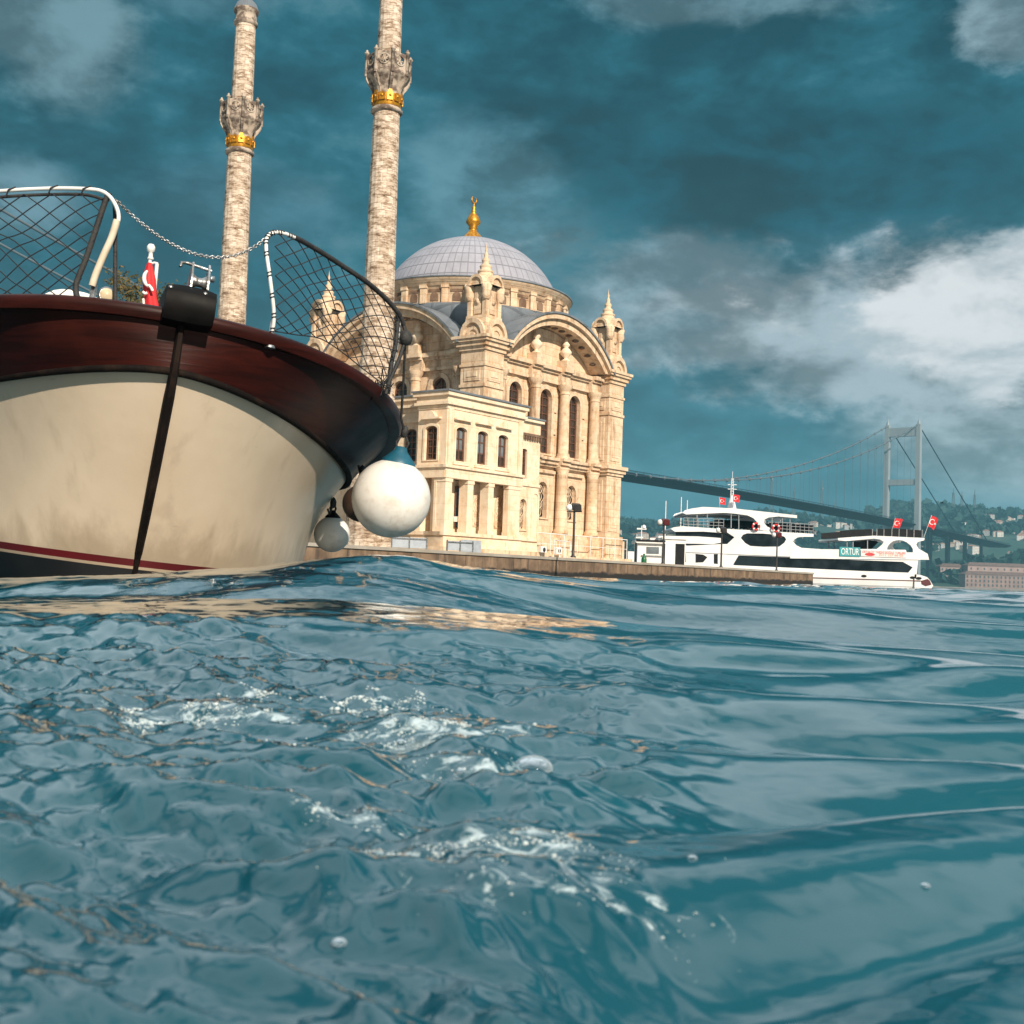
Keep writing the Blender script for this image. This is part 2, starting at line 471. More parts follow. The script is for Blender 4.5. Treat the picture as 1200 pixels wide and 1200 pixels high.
def copy_tree(o, parent=None, label=None):
    c_ = o.copy()
    COL.objects.link(c_)
    c_.parent = parent
    if label: c_['label'] = label
    for ch in list(o.children):
        copy_tree(ch, c_)
    return c_


def arch_poly(x, z0, z1, wd, n=10, rise=None):
    """upright opening with a round head"""
    h = wd / 2
    rise = h if rise is None else rise
    pts = [(x - h, z0), (x + h, z0)]
    for i in range(n + 1):
        a = PI * i / n
        pts.append((x + h * math.cos(a), z1 - rise + rise * math.sin(a)))
    return pts


def rect(x0, x1, z0, z1):
    return [(x0, z0), (x1, z0), (x1, z1), (x0, z1)]


def seg_arc(xc, hw, z0, rise, n=24):
    """points of a segmental arch from right to left"""
    Rr = (hw * hw + rise * rise) / (2 * rise)
    a = math.asin(min(1, hw / Rr))
    return [(xc + Rr * math.sin(t), z0 + rise - Rr + Rr * math.cos(t)) for t in [a - 2 * a * i / n for i in range(n + 1)]]


# ------------------------------------------------------------------ water
#WATER_BEGIN
def _h(ix, iy, s):
    v = np.sin(ix * 127.1 + iy * 311.7 + s * 74.7) * 43758.5453
    return v - np.floor(v)


def vnoise(x, y, s):
    ix, iy = np.floor(x), np.floor(y)
    fx, fy = x - ix, y - iy
    fx = fx * fx * fx * (fx * (fx * 6 - 15) + 10)
    fy = fy * fy * fy * (fy * (fy * 6 - 15) + 10)
    a, b = _h(ix, iy, s), _h(ix + 1, iy, s)
    c_, d = _h(ix, iy + 1, s), _h(ix + 1, iy + 1, s)
    return (a + (b - a) * fx) * (1 - fy) + (c_ + (d - c_) * fx) * fy - 0.5


def sst(x, a, b):
    t = np.clip((x - a) / (b - a), 0, 1)
    return t * t * (3 - 2 * t)


_rng = np.random.RandomState(5)
WAVES = []
for _i in range(34):
    _l = 0.8 * (9.0 / 0.8) ** (_i / 33.0)
    WAVES.append((_l, _rng.normal(PI / 2 + 0.12, 0.55), _rng.uniform(0, 6.28)))


_TX = np.linspace(-4, 4, 801)
_K = np.exp(-np.linspace(-2.5, 2.5, 51) ** 2); _K /= _K.sum()
_TAB = []
for _xs, _hs in (([-4, -1.5, -0.85, -0.43, -0.14, 0.14, 0.43, 0.87, 1.5, 4], [.12, .15, .172, .190, .190, .178, .165, .145, .13, .10]),
                 ([-4, -1.8, -1.4, -1.03, -0.63, -0.46, -0.27, -0.11, 0.24, 0.7, 1.2, 1.8, 4], [.09, .14, .160, .182, .225, .258, .268, .240, .212, .212, .195, .18, .10])):
    _TAB.append(np.convolve(np.pad(np.interp(_TX, _xs, _hs), 25, mode='edge'), _K, mode='valid'))


def table(X, k): return np.interp(X, _TX, _TAB[k])


def water_height(X, Y):
    X = np.asarray(X, float); Y = np.asarray(Y, float)
    d = np.hypot(X, Y) + 1e-6
    # the swell that rises in front of the lens, and a second crest behind it
    y1 = 1.98 - 0.06 * X + 0.05 * np.sin(1.7 * X + 0.6)
    a1 = table(X, 0)
    s1 = np.where(Y < y1, 0.80, 0.36)
    y2 = 3.3 + 0.10 * X + 0.08 * np.sin(2.3 * X)
    a2 = table(X, 1)
    s2 = np.where(Y < y2, 0.66, 1.2)
    side = np.exp(-(np.maximum(np.abs(X) - 2.2, 0) / 1.5) ** 2)
    h = 0.075 * np.exp(-(d / 2.9) ** 4) + side * ((a1 - 0.075 * np.exp(-(y1 / 2.9) ** 4)) * np.exp(-((Y - y1) / s1) ** 2) + a2 * np.exp(-((Y - y2) / s2) ** 2))
    # open-water chop
    far = 0.12 + 0.88 * sst(d, 3.2, 8.0)
    s = 0
    for (l, a, ph) in WAVES:
        fade = 1 - sst(d, l * 22, l * 60)
        k = 2 * math.pi / l
        s = s + 0.0062 * l ** 0.75 * fade * np.sin(k * (X * math.cos(a) + Y * math.sin(a)) + ph)
    h = h + s * far
    near = 1 - sst(d, 6.0, 16.0)
    w1 = vnoise(X * 1.3, Y * 1.3, 3); w2 = vnoise(X * 2.9 + 4, Y * 2.9, 4)
    left = 1 - sst(X / np.maximum(Y, 0.2) + 0.30 * w1 + 0.16 * w2, -0.04, 0.16)
    # long glassy ripples on the right
    r_ = 0
    for (l, sl, wp, am, sd) in ((0.62, 0.16, 1.4, 0.0185, 11), (0.36, -0.04, 1.3, 0.0130, 12), (0.21, 0.12, 1.1, 0.0075, 13), (0.13, -0.1, 1.0, 0.0026, 14)):
        wob = vnoise(X * 0.32 / l, Y * 0.32 / l, sd) * wp
        q = np.sin(2 * math.pi * (Y + (sl - 0.55 * (1 - sst(Y, 0.65, 1.25))) * X) / l + 2 * math.pi * wob)
        r_ = r_ + am * (0.35 + 1.3 * (vnoise(X / l * 0.28, Y / l * 0.42, sd + 9) + 0.5)) * (q - 0.25 * q * q)
    # churned surface on the left
    ch = 0
    for (sc, am, sd) in ((4.0, 0.011, 20), (8.0, 0.010, 21), (14.0, 0.0090, 22), (26.0, 0.0072, 23), (48.0, 0.0046, 24), (88.0, 0.0024, 25), (150.0, 0.0009, 26)):
        ch = ch + am * vnoise(X * sc * 0.60 + 3 * w2, Y * sc + 2.0 * w1 + 0.25 * X * sc, sd) * 2
    patch = 0.40 + 0.9 * sst(vnoise(X * 1.7 + 9, Y * 1.7, 31), -0.25, 0.3)
    calm = 0.20 + 0.80 * (1 - sst(Y, 1.35, 1.75)) + 0.25 * sst(Y, 2.2, 2.8)
    h = h + near * (r_ * (1 - 0.6 * left) * (0.55 + 0.45 * (1 - sst(Y, 1.6, 2.0))) + ch * left * patch * calm + 0.035 * ch * (1 - left))
    return h
#WATER_END


FOAM_AT = [(-0.129,1.277),(-0.057,1.053),(-0.306,1.132),(-0.317,1.102),(-0.09,0.764),(-0.008,0.699),(-0.02,0.937),(-0.264,1.271),(-0.274,1.131),(-0.02,0.692),(0.025,0.641),(-0.09,1.049),(0.002,0.71)]
FOAM_SIZE = [(0.035, 0.02, 150), (0.040, 0.018, 170), (0.05, 0.014, 130), (0.03, 0.012, 50), (0.03, 0.012, 50), (0.04, 0.014, 90), (0.03, 0.02, 40), (0.02, 0.012, 30), (0.05, 0.02, 60), (0.05, 0.015, 80), (0.05, 0.02, 40), (0.06, 0.03, 60), (0.03, 0.01, 50)]


def build_water():
    rings = [0.30]
    while rings[-1] < 9: rings.append(rings[-1] * 1.0062)
    while rings[-1] < 9000: rings.append(rings[-1] * 1.016)
    rr = np.array(rings)
    fine = np.radians(np.linspace(-33, 33, 760))
    rest = np.radians(np.linspace(33, 327, 130))[1:-1]
    aa = np.concatenate([fine, rest])
    na, nr = len(aa), len(rr)
    X = np.outer(rr, np.sin(aa)); Y = np.outer(rr, np.cos(aa))
    Z = water_height(X, Y)
    co = np.stack([X, Y, Z], -1).reshape(-1, 3)
    co = np.vstack([co, [[0, 0, -0.06]]])
    i = np.arange(nr - 1)[:, None] * na; j = np.arange(na)[None, :]; j2 = (j + 1) % na
    quads = np.stack([i + j, i + na + j, i + na + j2, i + j2], -1).reshape(-1, 4)
    cidx = len(co) - 1
    tri = np.stack([np.full(na, cidx), np.arange(na), (np.arange(na) + 1) % na], -1)
    me = bpy.data.meshes.new("water")
    nl = quads.size + tri.size
    me.vertices.add(len(co)); me.vertices.foreach_set('co', co.ravel())
    me.loops.add(nl); me.loops.foreach_set('vertex_index', np.concatenate([quads.ravel(), tri.ravel()]).astype(np.int32))
    nf = len(quads) + len(tri)
    me.polygons.add(nf)
    ls = np.concatenate([np.arange(len(quads)) * 4, quads.size + np.arange(len(tri)) * 3]).astype(np.int32)
    me.polygons.foreach_set('loop_start', ls)
    me.polygons.foreach_set('use_smooth', np.ones(nf, bool))
    me.update(calc_edges=True)
    me.validate()
    m = bpy.data.materials.new("sea_water")
    m.use_nodes = True
    t = NT(m.node_tree)
    co_ = t.n('ShaderNodeTexCoord').outputs['Object']
    n = t.noise(co_, 0.8, 4)
    col = t.mix(t.smooth(n, 0.3, 0.7), (0.002, 0.043, 0.064), (0.004, 0.068, 0.094))
    xy = t.n('ShaderNodeSeparateXYZ', i={0: co_})
    film = 0.0
    for (fx, fy), (sx, sy, wt) in zip(FOAM_AT, FOAM_SIZE):     # drifting foam film, torn by noise
        a_ = t.math('DIVIDE', t.math('SUBTRACT', xy.outputs[0], fx), sx * 1.5)
        b_ = t.math('DIVIDE', t.math('SUBTRACT', xy.outputs[1], fy), sy * 1.5)
        film = t.math('ADD', film, t.math('POWER', 2.718, t.math('MULTIPLY', t.math('ADD', t.math('MULTIPLY', a_, a_), t.math('MULTIPLY', b_, b_)), -1.0)))
    lace = t.noise(t.mapping(co_, scale=(0.7, 1, 1)), 42, 6, 0.68, 1.2)
    fm_ = t.math('MULTIPLY', t.smooth(film, 0.03, 0.25), t.smooth(t.math('ADD', t.math('MULTIPLY', t.math('MINIMUM', film, 1.0), 0.14), lace), 0.63, 0.78))
    col = t.mix(t.math('MULTIPLY', fm_, 0.8), col, (0.52, 0.62, 0.65))
    p = t.n('ShaderNodeBsdfPrincipled', i={'Base Color': col, 'IOR': 1.45, 'Specular IOR Level': 0.5, 'Coat Weight': 1.0, 'Coat Roughness': 0.03, 'Coat IOR': 1.4})
    t.put(p, 'Roughness', t.math('MULTIPLY_ADD', fm_, 0.4, 0.03))
    b1 = t.noise(t.mapping(co_, scale=(0.6, 1, 1)), 1.6, 5, 0.6)
    b2 = t.noise(t.mapping(co_, scale=(0.6, 1, 1)), 38.0, 3, 0.5)
    bm = t.n('ShaderNodeBump', i={'Strength': 0.35, 'Distance': 0.10, 'Height': b1})
    bm2 = t.n('ShaderNodeBump', i={'Strength': 0.10, 'Distance': 0.002, 'Height': b2, 'Normal': bm.outputs[0]})
    t.put(p, 'Normal', bm2.outputs[0])
    t.n('ShaderNodeOutputMaterial', i={'Surface': p})
    me.materials.append(m)
    ob = bpy.data.objects.new("water", me)
    COL.objects.link(ob)
    tag(ob, kind='structure')


build_water()

#PART2
# ------------------------------------------------------------------ far shore
def ridge(u):
    """height of the far ridge, u metres along it at 2200 m"""
    xs = [-6000, -3000, -1200, -300, 80, 210, 290, 380, 480, 560, 630, 700, 800, 900, 1000, 1250, 1600, 3000, 6000]
    hs = [60, 80, 100, 110, 118, 88, 90, 104, 116, 106, 128, 140, 142, 136, 128, 112, 96, 80, 60]
    return float(np.interp(u, xs, hs))


def terrain_z(x, y):
    shore = 1262 + 0.02 * x + 14 * noise.noise(Vector((x * 0.004, 3.1, 0)))
    a = max(0.0, min(1.0, (y - shore) / 930.0))
    h = ridge(x * 2200.0 / 2200.0) * (a ** 0.75) * (1 - 0.25 * max(0, min(1, (y - 2250) / 900)))
    h += (9 * noise.noise(Vector((x * 0.0045, y * 0.0045, 0))) + 4 * noise.noise(Vector((x * 0.015, y * 0.015, 5)))) * min(1, a * 4)
    if y < shore:
        h = -4
    return h + (2.2 if y >= shore else 0)


mb = MB()
rows = []
for j in range(90):
    y = 1220 + 2300 * (j / 89) ** 1.3
    rows.append([(x, y, terrain_z(x, y)) for x in np.linspace(-3500, 4200, 240)])
mb.grid(rows)
hill_m = mat("far_hillside", (0.012, 0.048, 0.036), (0.06, 0.085, 0.07), 0.012, 0.95, lo=0.45, hi=0.72)  # teal cast: haze of distance mixed into the slope's colour
tag(mb.build("hills", hill_m), kind='structure')

rng = random.Random(11)


def clump(mbx, p, r, rg):
    """an uneven crown of leaf-sized faces for a far wood"""
    vs, fs = [], []
    for _ in range(9):
        d = Vector((rg.gauss(0, 1), rg.gauss(0, 1), abs(rg.gauss(0, 0.8)))).normalized() * r * rg.uniform(0.5, 1.0)
        c0 = p + Vector((d.x, d.y, d.z * 0.9))
        a = Vector((rg.gauss(0, 1), rg.gauss(0, 1), rg.gauss(0, 1))).normalized() * r * rg.uniform(0.45, 0.8)
        b = a.cross(Vector((rg.gauss(0, 1), rg.gauss(0, 1), rg.gauss(0, 1)))).normalized() * r * rg.uniform(0.4, 0.7)
        k = len(vs)
        vs += [c0 - a - b * 0.4, c0 + a * 0.2 - b, c0 + a + b * 0.3, c0 - a * 0.3 + b]
        fs.append((k, k + 1, k + 2, k + 3))
    mbx.add(vs, fs)


wood = MB()
for _ in range(5200):
    y = 1275 + 1050 * rng.random() ** 1.5
    x = rng.uniform(0.03, 0.60) * y
    dens = noise.noise(Vector((x * 0.006, y * 0.006, 9)))
    if dens < -0.05 + 0.2 * (0.12 < x / y < 0.30):
        continue
    r_ = rng.uniform(5, 10) * (0.8 + y / 4000)
    clump(wood, Vector((x, y, terrain_z(x, y) + r_ * 0.5)), r_, rng)
tag(wood.build("far_wood", M['far_leaf']), "dark green far-off woods covering the hillside behind the bridge", "woods", kind='stuff')

# pale houses scattered over the far slope
HM = [mat("house_wall_%s" % k, c_, tuple(x * 0.85 for x in c_), 0.2, 0.85) for k, c_ in (("white", (0.62, 0.60, 0.58)), ("cream", (0.52, 0.44, 0.38)), ("rose", (0.50, 0.36, 0.33)), ("grey", (0.40, 0.41, 0.42)))]
ROOFM = mat("far_roof_tiles", (0.30, 0.15, 0.11), (0.22, 0.12, 0.09), 0.3, 0.9)
WINM = mat("far_window", (0.05, 0.06, 0.07), (0.04, 0.05, 0.06), 0.3, 0.4)


def house_mesh(w_, d_, h_, rf, wall_m):
    b = MB()
    b.box(W0, -w_ / 2, w_ / 2, -d_ / 2, d_ / 2, -6, h_)
    nw = len(b.f)
    e = 0.5
    rv = [(-w_ / 2 - e, -d_ / 2 - e, h_), (w_ / 2 + e, -d_ / 2 - e, h_), (w_ / 2 + e, d_ / 2 + e, h_), (-w_ / 2 - e, d_ / 2 + e, h_), (-w_ / 4, 0, h_ + rf), (w_ / 4, 0, h_ + rf)]
    b.add(rv, [(0, 1, 5, 4), (2, 3, 4, 5), (1, 2, 5), (3, 0, 4)])
    nr = len(b.f)
    n = int(w_ // 3.2)
    for fl in range(int(h_ // 3)):
        for k in range(n):
            x = -w_ / 2 + w_ * (k + 0.5) / n
            b.box(W0, x - 0.6, x + 0.6, -d_ / 2 - 0.06, -d_ / 2 + 0.1, fl * 3 + 0.9, fl * 3 + 2.3)
    me = bpy.data.meshes.new("house")
    me.from_pydata(b.v, [], b.f)
    for m_ in (wall_m, ROOFM, WINM):
        me.materials.append(m_)
    me.polygons.foreach_set('material_index', [0] * nw + [1] * (nr - nw) + [2] * (len(b.f) - nr))
    me.update()
    return me


house_meshes = [house_mesh(*a) for a in ((14, 11, 9, 3, HM[0]), (18, 12, 12, 2.5, HM[1]), (11, 10, 7, 3, HM[2]), (24, 13, 15, 1.5, HM[0]), (16, 12, 12, 3, HM[3]), (20, 14, 9, 3.5, HM[1]))]


def place_houses(n, dist, label, group, rg):
    for _ in range(n):
        x, y = dist(rg)
        ob = bpy.data.objects.new("house", rg.choice(house_meshes))
        COL.objects.link(ob)
        ob.location = (x, y, terrain_z(x, y))
        ob.rotation_euler.z = rg.uniform(-0.7, 0.7)
        s_ = rg.uniform(0.42, 0.72)
        ob.scale = (s_, s_, s_)
        tag(ob, label, "house", group)


def d_left(rg):
    y = 1300 + 800 * rg.random() ** 1.1
    return rg.uniform(0.085, 0.29) * y, y


def d_right(rg):
    y = rg.uniform(1500, 2050)
    return (rg.gauss(0.405, 0.030)) * y, y


def d_mid(rg):
    y = rg.uniform(1350, 1900)
    return rg.uniform(0.30, 0.44) * y, y


place_houses(150, d_left, "small pale house in the dense far town left of the bridge tower", "houses of the far town left of the bridge tower", random.Random(3))
place_houses(75, d_right, "small pale house in the cluster on the far slope at the right edge", "houses clustered on the far slope at the right edge", random.Random(4))
place_houses(32, d_mid, "small pale house scattered among dark trees below the right-hand ridge", "houses scattered among trees behind the ferry stern", random.Random(5))

# radio masts on the ridge
def radio_mast(x, y, h_, label, wd):
    z = terrain_z(x, y) - 3
    t = thing("radio_mast", (x, y, z), label, "radio mast", "radio masts on the far ridge")
    a = MB()
    for sx, sy in ((-1, -1), (1, -1), (1, 1), (-1, 1)):
        a.tube([(x + sx * wd, y + sy * wd, z), (x + sx * wd * 0.3, y + sy * wd * 0.3, z + h_ * 0.8)], 0.5, 5)
    for k in range(9):
        q = k / 9
        s_ = wd * (1 - 0.7 * q)
        s2 = wd * (1 - 0.7 * (q + 1 / 9))
        for sx in (-1, 1):
            a.tube([(x - sx * s_, y - s_, z + h_ * 0.8 * q), (x + sx * s2, y - s2, z + h_ * 0.8 * (q + 1 / 9))], 0.3, 4)
    a.build("lattice", M['cable'], t)
    b = MB()
    b.tube([(x, y, z + h_ * 0.78), (x, y, z + h_)], [0.9, 0.4], 6)
    b.lathe(Frame((x, y, z), (1, 0, 0), (0, 1, 0)), [(wd * 0.5, h_ * 0.78), (wd * 0.75, h_ * 0.80), (wd * 0.5, h_ * 0.83)], 10)
    b.build("antenna", M['cable'], t)


for (px_, yy, hh, wd, lab) in (
        ((467.352,2150,125.627), 2150, 92, 4.2, "tall lattice radio mast, leftmost of those rising above the bridge deck"),
        ((507.34,2150,127.025), 2150, 66, 3.0, "slim lattice radio mast, second from left above the bridge deck"),
        ((558.097,2150,128.8), 2150, 84, 3.6, "lattice radio mast above the bridge deck nearest the left bridge leg"),
        ((530.41,2150,127.832), 2150, 40, 2.0, "short radio mast between two taller ones above the bridge deck"),
        ((581.17,2150,129.607), 2150, 42, 2.0, "short radio mast rising just left of the bridge tower"),
        ((795.02,2150,137.084), 2150, 50, 3.4, "left mast of the three radio masts right of the bridge tower"),
        ((810.408,2150,137.622), 2150, 46, 3.2, "middle mast of the three radio masts right of the bridge tower"),
        ((833.537,2150,135.348), 2150, 52, 2.6, "right mast of the three radio masts right of the bridge tower")):
    radio_mast(px_[0], yy, hh, lab, wd)


# the long school buildings on the far waterfront
def long_block(label, x0, x1, y, z0, z1, depth, floors, n, wall, ww, wh, cat="building"):
    t = thing("waterfront_building", ((x0 + x1) / 2, y, z0), label, cat)
    MB().box(W0, x0, x1, y, y + depth, z0 - 3, z1).build("wall", wall, t)
    r_ = MB()
    r_.add([(x0 - 1, y - 1, z1), (x1 + 1, y - 1, z1), (x1 + 1, y + depth + 1, z1), (x0 - 1, y + depth + 1, z1), (x0 + 5, y + depth / 2, z1 + 3.4), (x1 - 5, y + depth / 2, z1 + 3.4)], [(0, 1, 5, 4), (2, 3, 4, 5), (1, 2, 5), (3, 0, 4), (3, 2, 1, 0)])
    r_.build("roof", M['roof_brown'], t)
    MB().box(W0, x0 - 0.4, x1 + 0.4, y - 0.4, y - 0.02, z1 - 0.7, z1 - 0.1).build("cornice", M['pink_wall'], t)
    first = None
    fh = (z1 - z0 - 1) / floors
    for f_ in range(floors):
        for k in range(n):
            x = x0 + (x1 - x0) * (k + 0.5) / n
            z = z0 + 0.5 + fh * f_ + fh * 0.22
            if first is None:
                first = MB().prism(W0, arch_poly(0, 0, wh, ww, 5), -0.06, 0.25).build("window", WINM, None)
                first.parent = t
                o = first
            else:
                o = first.copy(); COL.objects.link(o); o.parent = t
            o.location = (x - (x0 + x1) / 2, 0, z - z0)


e0, e1 = (462.676,1215,-0.108), (600.522,1215,4.696)
long_block("long brown-pink waterfront building with rows of arched windows at the right edge", e0[0], e1[0], 1215, 1.5, 15.0, 18, 3, 32, M['brown_wall'], 1.7, 2.7)
e0, e1 = (483.135,1262,8.961), (623.663,1262,13.861)
long_block("long pale pink building standing behind the brown-pink waterfront one", e0[0], e1[0], 1262, 3, 25.0, 16, 4, 20, M['pink_wall'], 1.6, 2.4)
e0, e1 = (458.813,1275,18.941), (485.211,1275,19.862)
long_block("short pink block among dark trees left of the long waterfront buildings", e0[0], e1[0], 1275, 12, 23.0, 14, 2, 6, M['pink_wall'], 1.8, 2.6)
MB().box(W0, 250, 800, 1205, 1270, -3, 1.5).build("shore_pavement", mat("shore_paving", (0.22, 0.21, 0.20), (0.16, 0.155, 0.15), 0.1, 0.9))['kind'] = 'structure'

# ------------------------------------------------------------------ suspension bridge
BD = Vector((0.626, 0.780, 0)).normalized()
BP = Vector((BD.y, -BD.x, 0))
B0 = Vector(((396.877,1215,40.95)[0], 1215, 0))
bridge = thing("suspension_bridge", (B0.x, B0.y, 0), "grey suspension bridge with slim twin-legged tower and dark deck over the strait", "bridge")
BF = Frame(B0, BD, BP)
HW = 14.0


def deck_z(s):
    if s <= 0:
        return 64 + 6 * (1 - (max(s, -1074) / 537 + 1) ** 2)
    return 64 - 0.028 * s


def deck_rows(z_top, hw, zt2=None):
    out = []
    for s in [(-1400 + 40 * k) for k in range(0, 44)]:
        z = deck_z(s)
        prof = [(-hw, z), (-hw - 2.5, z - 1.2), (-hw + 4, z - 3.4), (hw - 4, z - 3.4), (hw + 2.5, z - 1.2), (hw, z), (-hw, z)]
        out.append([BF(s, a, b) for a, b in prof])
    return out


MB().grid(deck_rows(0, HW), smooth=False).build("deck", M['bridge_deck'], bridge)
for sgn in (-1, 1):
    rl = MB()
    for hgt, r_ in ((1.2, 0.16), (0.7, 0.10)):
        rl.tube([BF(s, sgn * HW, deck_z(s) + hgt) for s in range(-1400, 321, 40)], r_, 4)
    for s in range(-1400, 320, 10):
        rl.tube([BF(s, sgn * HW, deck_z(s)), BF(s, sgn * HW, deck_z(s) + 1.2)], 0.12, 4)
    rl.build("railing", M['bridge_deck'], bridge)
TH = 165.0
tw = MB()
for sgn in (-1, 1):
    q = sgn * (HW + 2.5)
    tw.add([BF(a * 3.5, q + b * 2.6, z) if z < 1 else BF(a * 2.6, q * 0.98 + b * 2.2, z) for z in (-4, TH) for (a, b) in ((-1, -1), (1, -1), (1, 1), (-1, 1))],
           [(0, 1, 5, 4), (1, 2, 6, 5), (2, 3, 7, 6), (3, 0, 4, 7), (4, 5, 6, 7)])
tower = tw.build("tower", M['bridge_steel'], bridge)
for z0_, z1_ in ((57, 61.5), (103, 109), (153, 162)):
    MB().box(BF, -2.2, 2.2, -HW - 0.2, HW + 0.2, z0_, z1_).build("cross_beam", M['bridge_steel'], tower)
for sgn in (-1, 1):
    MB().lathe(BF.sub(0, sgn * (HW + 2.2), TH), [(1.6, 0), (1.6, 2), (0.4, 4.5), (0.2, 9)], 8).build("saddle", M['bridge_steel'], tower)


far_leg = copy_tree(tower, bridge)
far_leg.location = BD * -1074


def main_cable(s):
    return 68.5 + (TH - 68.5) * ((s + 537) / 537.0) ** 2


cables = []
for sgn in (-1, 1):
    q = sgn * (HW + 1.5)
    cc_ = MB().tube([BF(s, q, main_cable(s)) for s in range(-1074, 1, 18)] + [BF(0, q, TH)], 0.55, 6).build("main_cable", M['cable'], bridge)
    cables.append(cc_)
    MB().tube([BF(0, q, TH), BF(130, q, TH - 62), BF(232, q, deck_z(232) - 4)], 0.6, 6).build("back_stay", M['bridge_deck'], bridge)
for sgn in (-1, 1):
    for k in range(1, 50):
        s = -18 * k
        q = sgn * (HW + 1.2)
        if s < -880: continue
        h_ = MB().tube([BF(s, q, deck_z(s)), BF(s, q, main_cable(s))], 0.11, 4).build("hanger", M['cable'], bridge)
for s in (52, 110, 168, 226):
    for sgn in (-1, 1):
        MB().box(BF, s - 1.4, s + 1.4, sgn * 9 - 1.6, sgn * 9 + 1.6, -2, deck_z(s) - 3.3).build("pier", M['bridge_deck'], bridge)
# cable bands show as beads along the cable
for sgn, par in zip((-1, 1), cables):
    for k in range(1, 48):
        s = -18 * k
        MB().lathe(BF.sub(s, sgn * (HW + 1.5), main_cable(s)), [(0.2, -1.3), (1.0, -0.7), (1.0, 0.7), (0.2, 1.3)], 6).build("cable_clamp", M['cable'], par)

# ------------------------------------------------------------------ quay
def quay_mat():
    m = bpy.data.materials.new("quay_concrete")
    m.use_nodes = True
    t = NT(m.node_tree)
    co = t.n('ShaderNodeTexCoord').outputs['Object']
    s = t.n('ShaderNodeSeparateXYZ', i={0: co})
    n1 = t.noise(co, 0.8, 8, 0.65)
    st = t.noise(t.mapping(co, scale=(1.6, 1.6, 0.25)), 1.0, 6, 0.65)
    col = t.mix(t.smooth(n1, 0.35, 0.65), (0.23, 0.155, 0.10), (0.12, 0.078, 0.05))
    col = t.mix(t.math('MULTIPLY', t.smooth(st, 0.5, 0.66), 0.8), col, (0.055, 0.038, 0.03))
    col = t.mix(t.math('MULTIPLY', t.smooth(st, 0.46, 0.30), 0.5), col, (0.36, 0.25, 0.16))
    wet = t.smooth(t.math('ADD', s.outputs[2], t.math('MULTIPLY', t.math('SUBTRACT', n1, 0.5), 0.7)), 0.52, 0.36)
    col = t.mix(wet, col, (0.015, 0.013, 0.012))          # algae band at the waterline
    joint = t.math('ABSOLUTE', t.math('SUBTRACT', t.math('FRACT', t.math('MULTIPLY', s.outputs[1], 0.24)), 0.5))
    col = t.mix(t.smooth(joint, 0.488, 0.496, 0, 0.7), col, (0.03, 0.022, 0.018))
    p = t.n('ShaderNodeBsdfPrincipled', i={'Base Color': col, 'Roughness': 0.85})
    t.put(p, 'Normal', t.n('ShaderNodeBump', i={'Strength': 0.7, 'Distance': 0.08, 'Height': n1}).outputs[0])
    t.n('ShaderNodeOutputMaterial', i={'Surface': p})
    return m


QZ = 1.25
QD = Vector((36.5, 60.2, 0)).normalized()
QN = Vector((QD.y, -QD.x, 0))
QO = Vector((-7.6, 53.8, 0))
QF = Frame(QO, QD, QN)
QEND = 70.4
quay_poly = [QF(-45, 0, 0), QF(QEND, 0, 0), QF(QEND - 0.5, -4.5, 0), (12, 121, 0), (0, 150, 0), (-70, 175, 0), (-130, 60, 0)]
MB().slab([(p[0], p[1]) for p in quay_poly], -3, QZ - 0.16).build("quay", quay_mat())['kind'] = 'structure'
pv = mat("plaza_paving", (0.36, 0.33, 0.29), (0.28, 0.25, 0.21), 0.6, 0.85)
MB().slab([(p[0], p[1]) for p in [QF(-45, 0.08, 0), QF(QEND + 0.06, 0.08, 0), QF(QEND - 0.4, -4.5, 0), (12, 121.1, 0), (0, 150, 0), (-70, 175, 0), (-130, 60, 0)]], QZ - 0.157, QZ).build("quay_pavement", pv)['kind'] = 'structure'

# ------------------------------------------------------------------ mosque
N0 = Vector((-1.999, 72.75, 0))
FRf, FLf = Frame(N0, FRd, FRn), Frame(N0, FLd, FLn)
MF = Frame(N0, FRd, FLd)
mosque = thing("mosque", MF(8, 8, QZ), "ornate pale stone mosque with a lead dome and two slim minarets on the quay", "mosque")
LEN = 16.0

hall = MB()
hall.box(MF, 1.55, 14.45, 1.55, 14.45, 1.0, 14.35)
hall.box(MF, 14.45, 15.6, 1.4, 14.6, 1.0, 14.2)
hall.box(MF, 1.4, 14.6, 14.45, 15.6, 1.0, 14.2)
hall.build("hall_core", M['recess'], mosque)


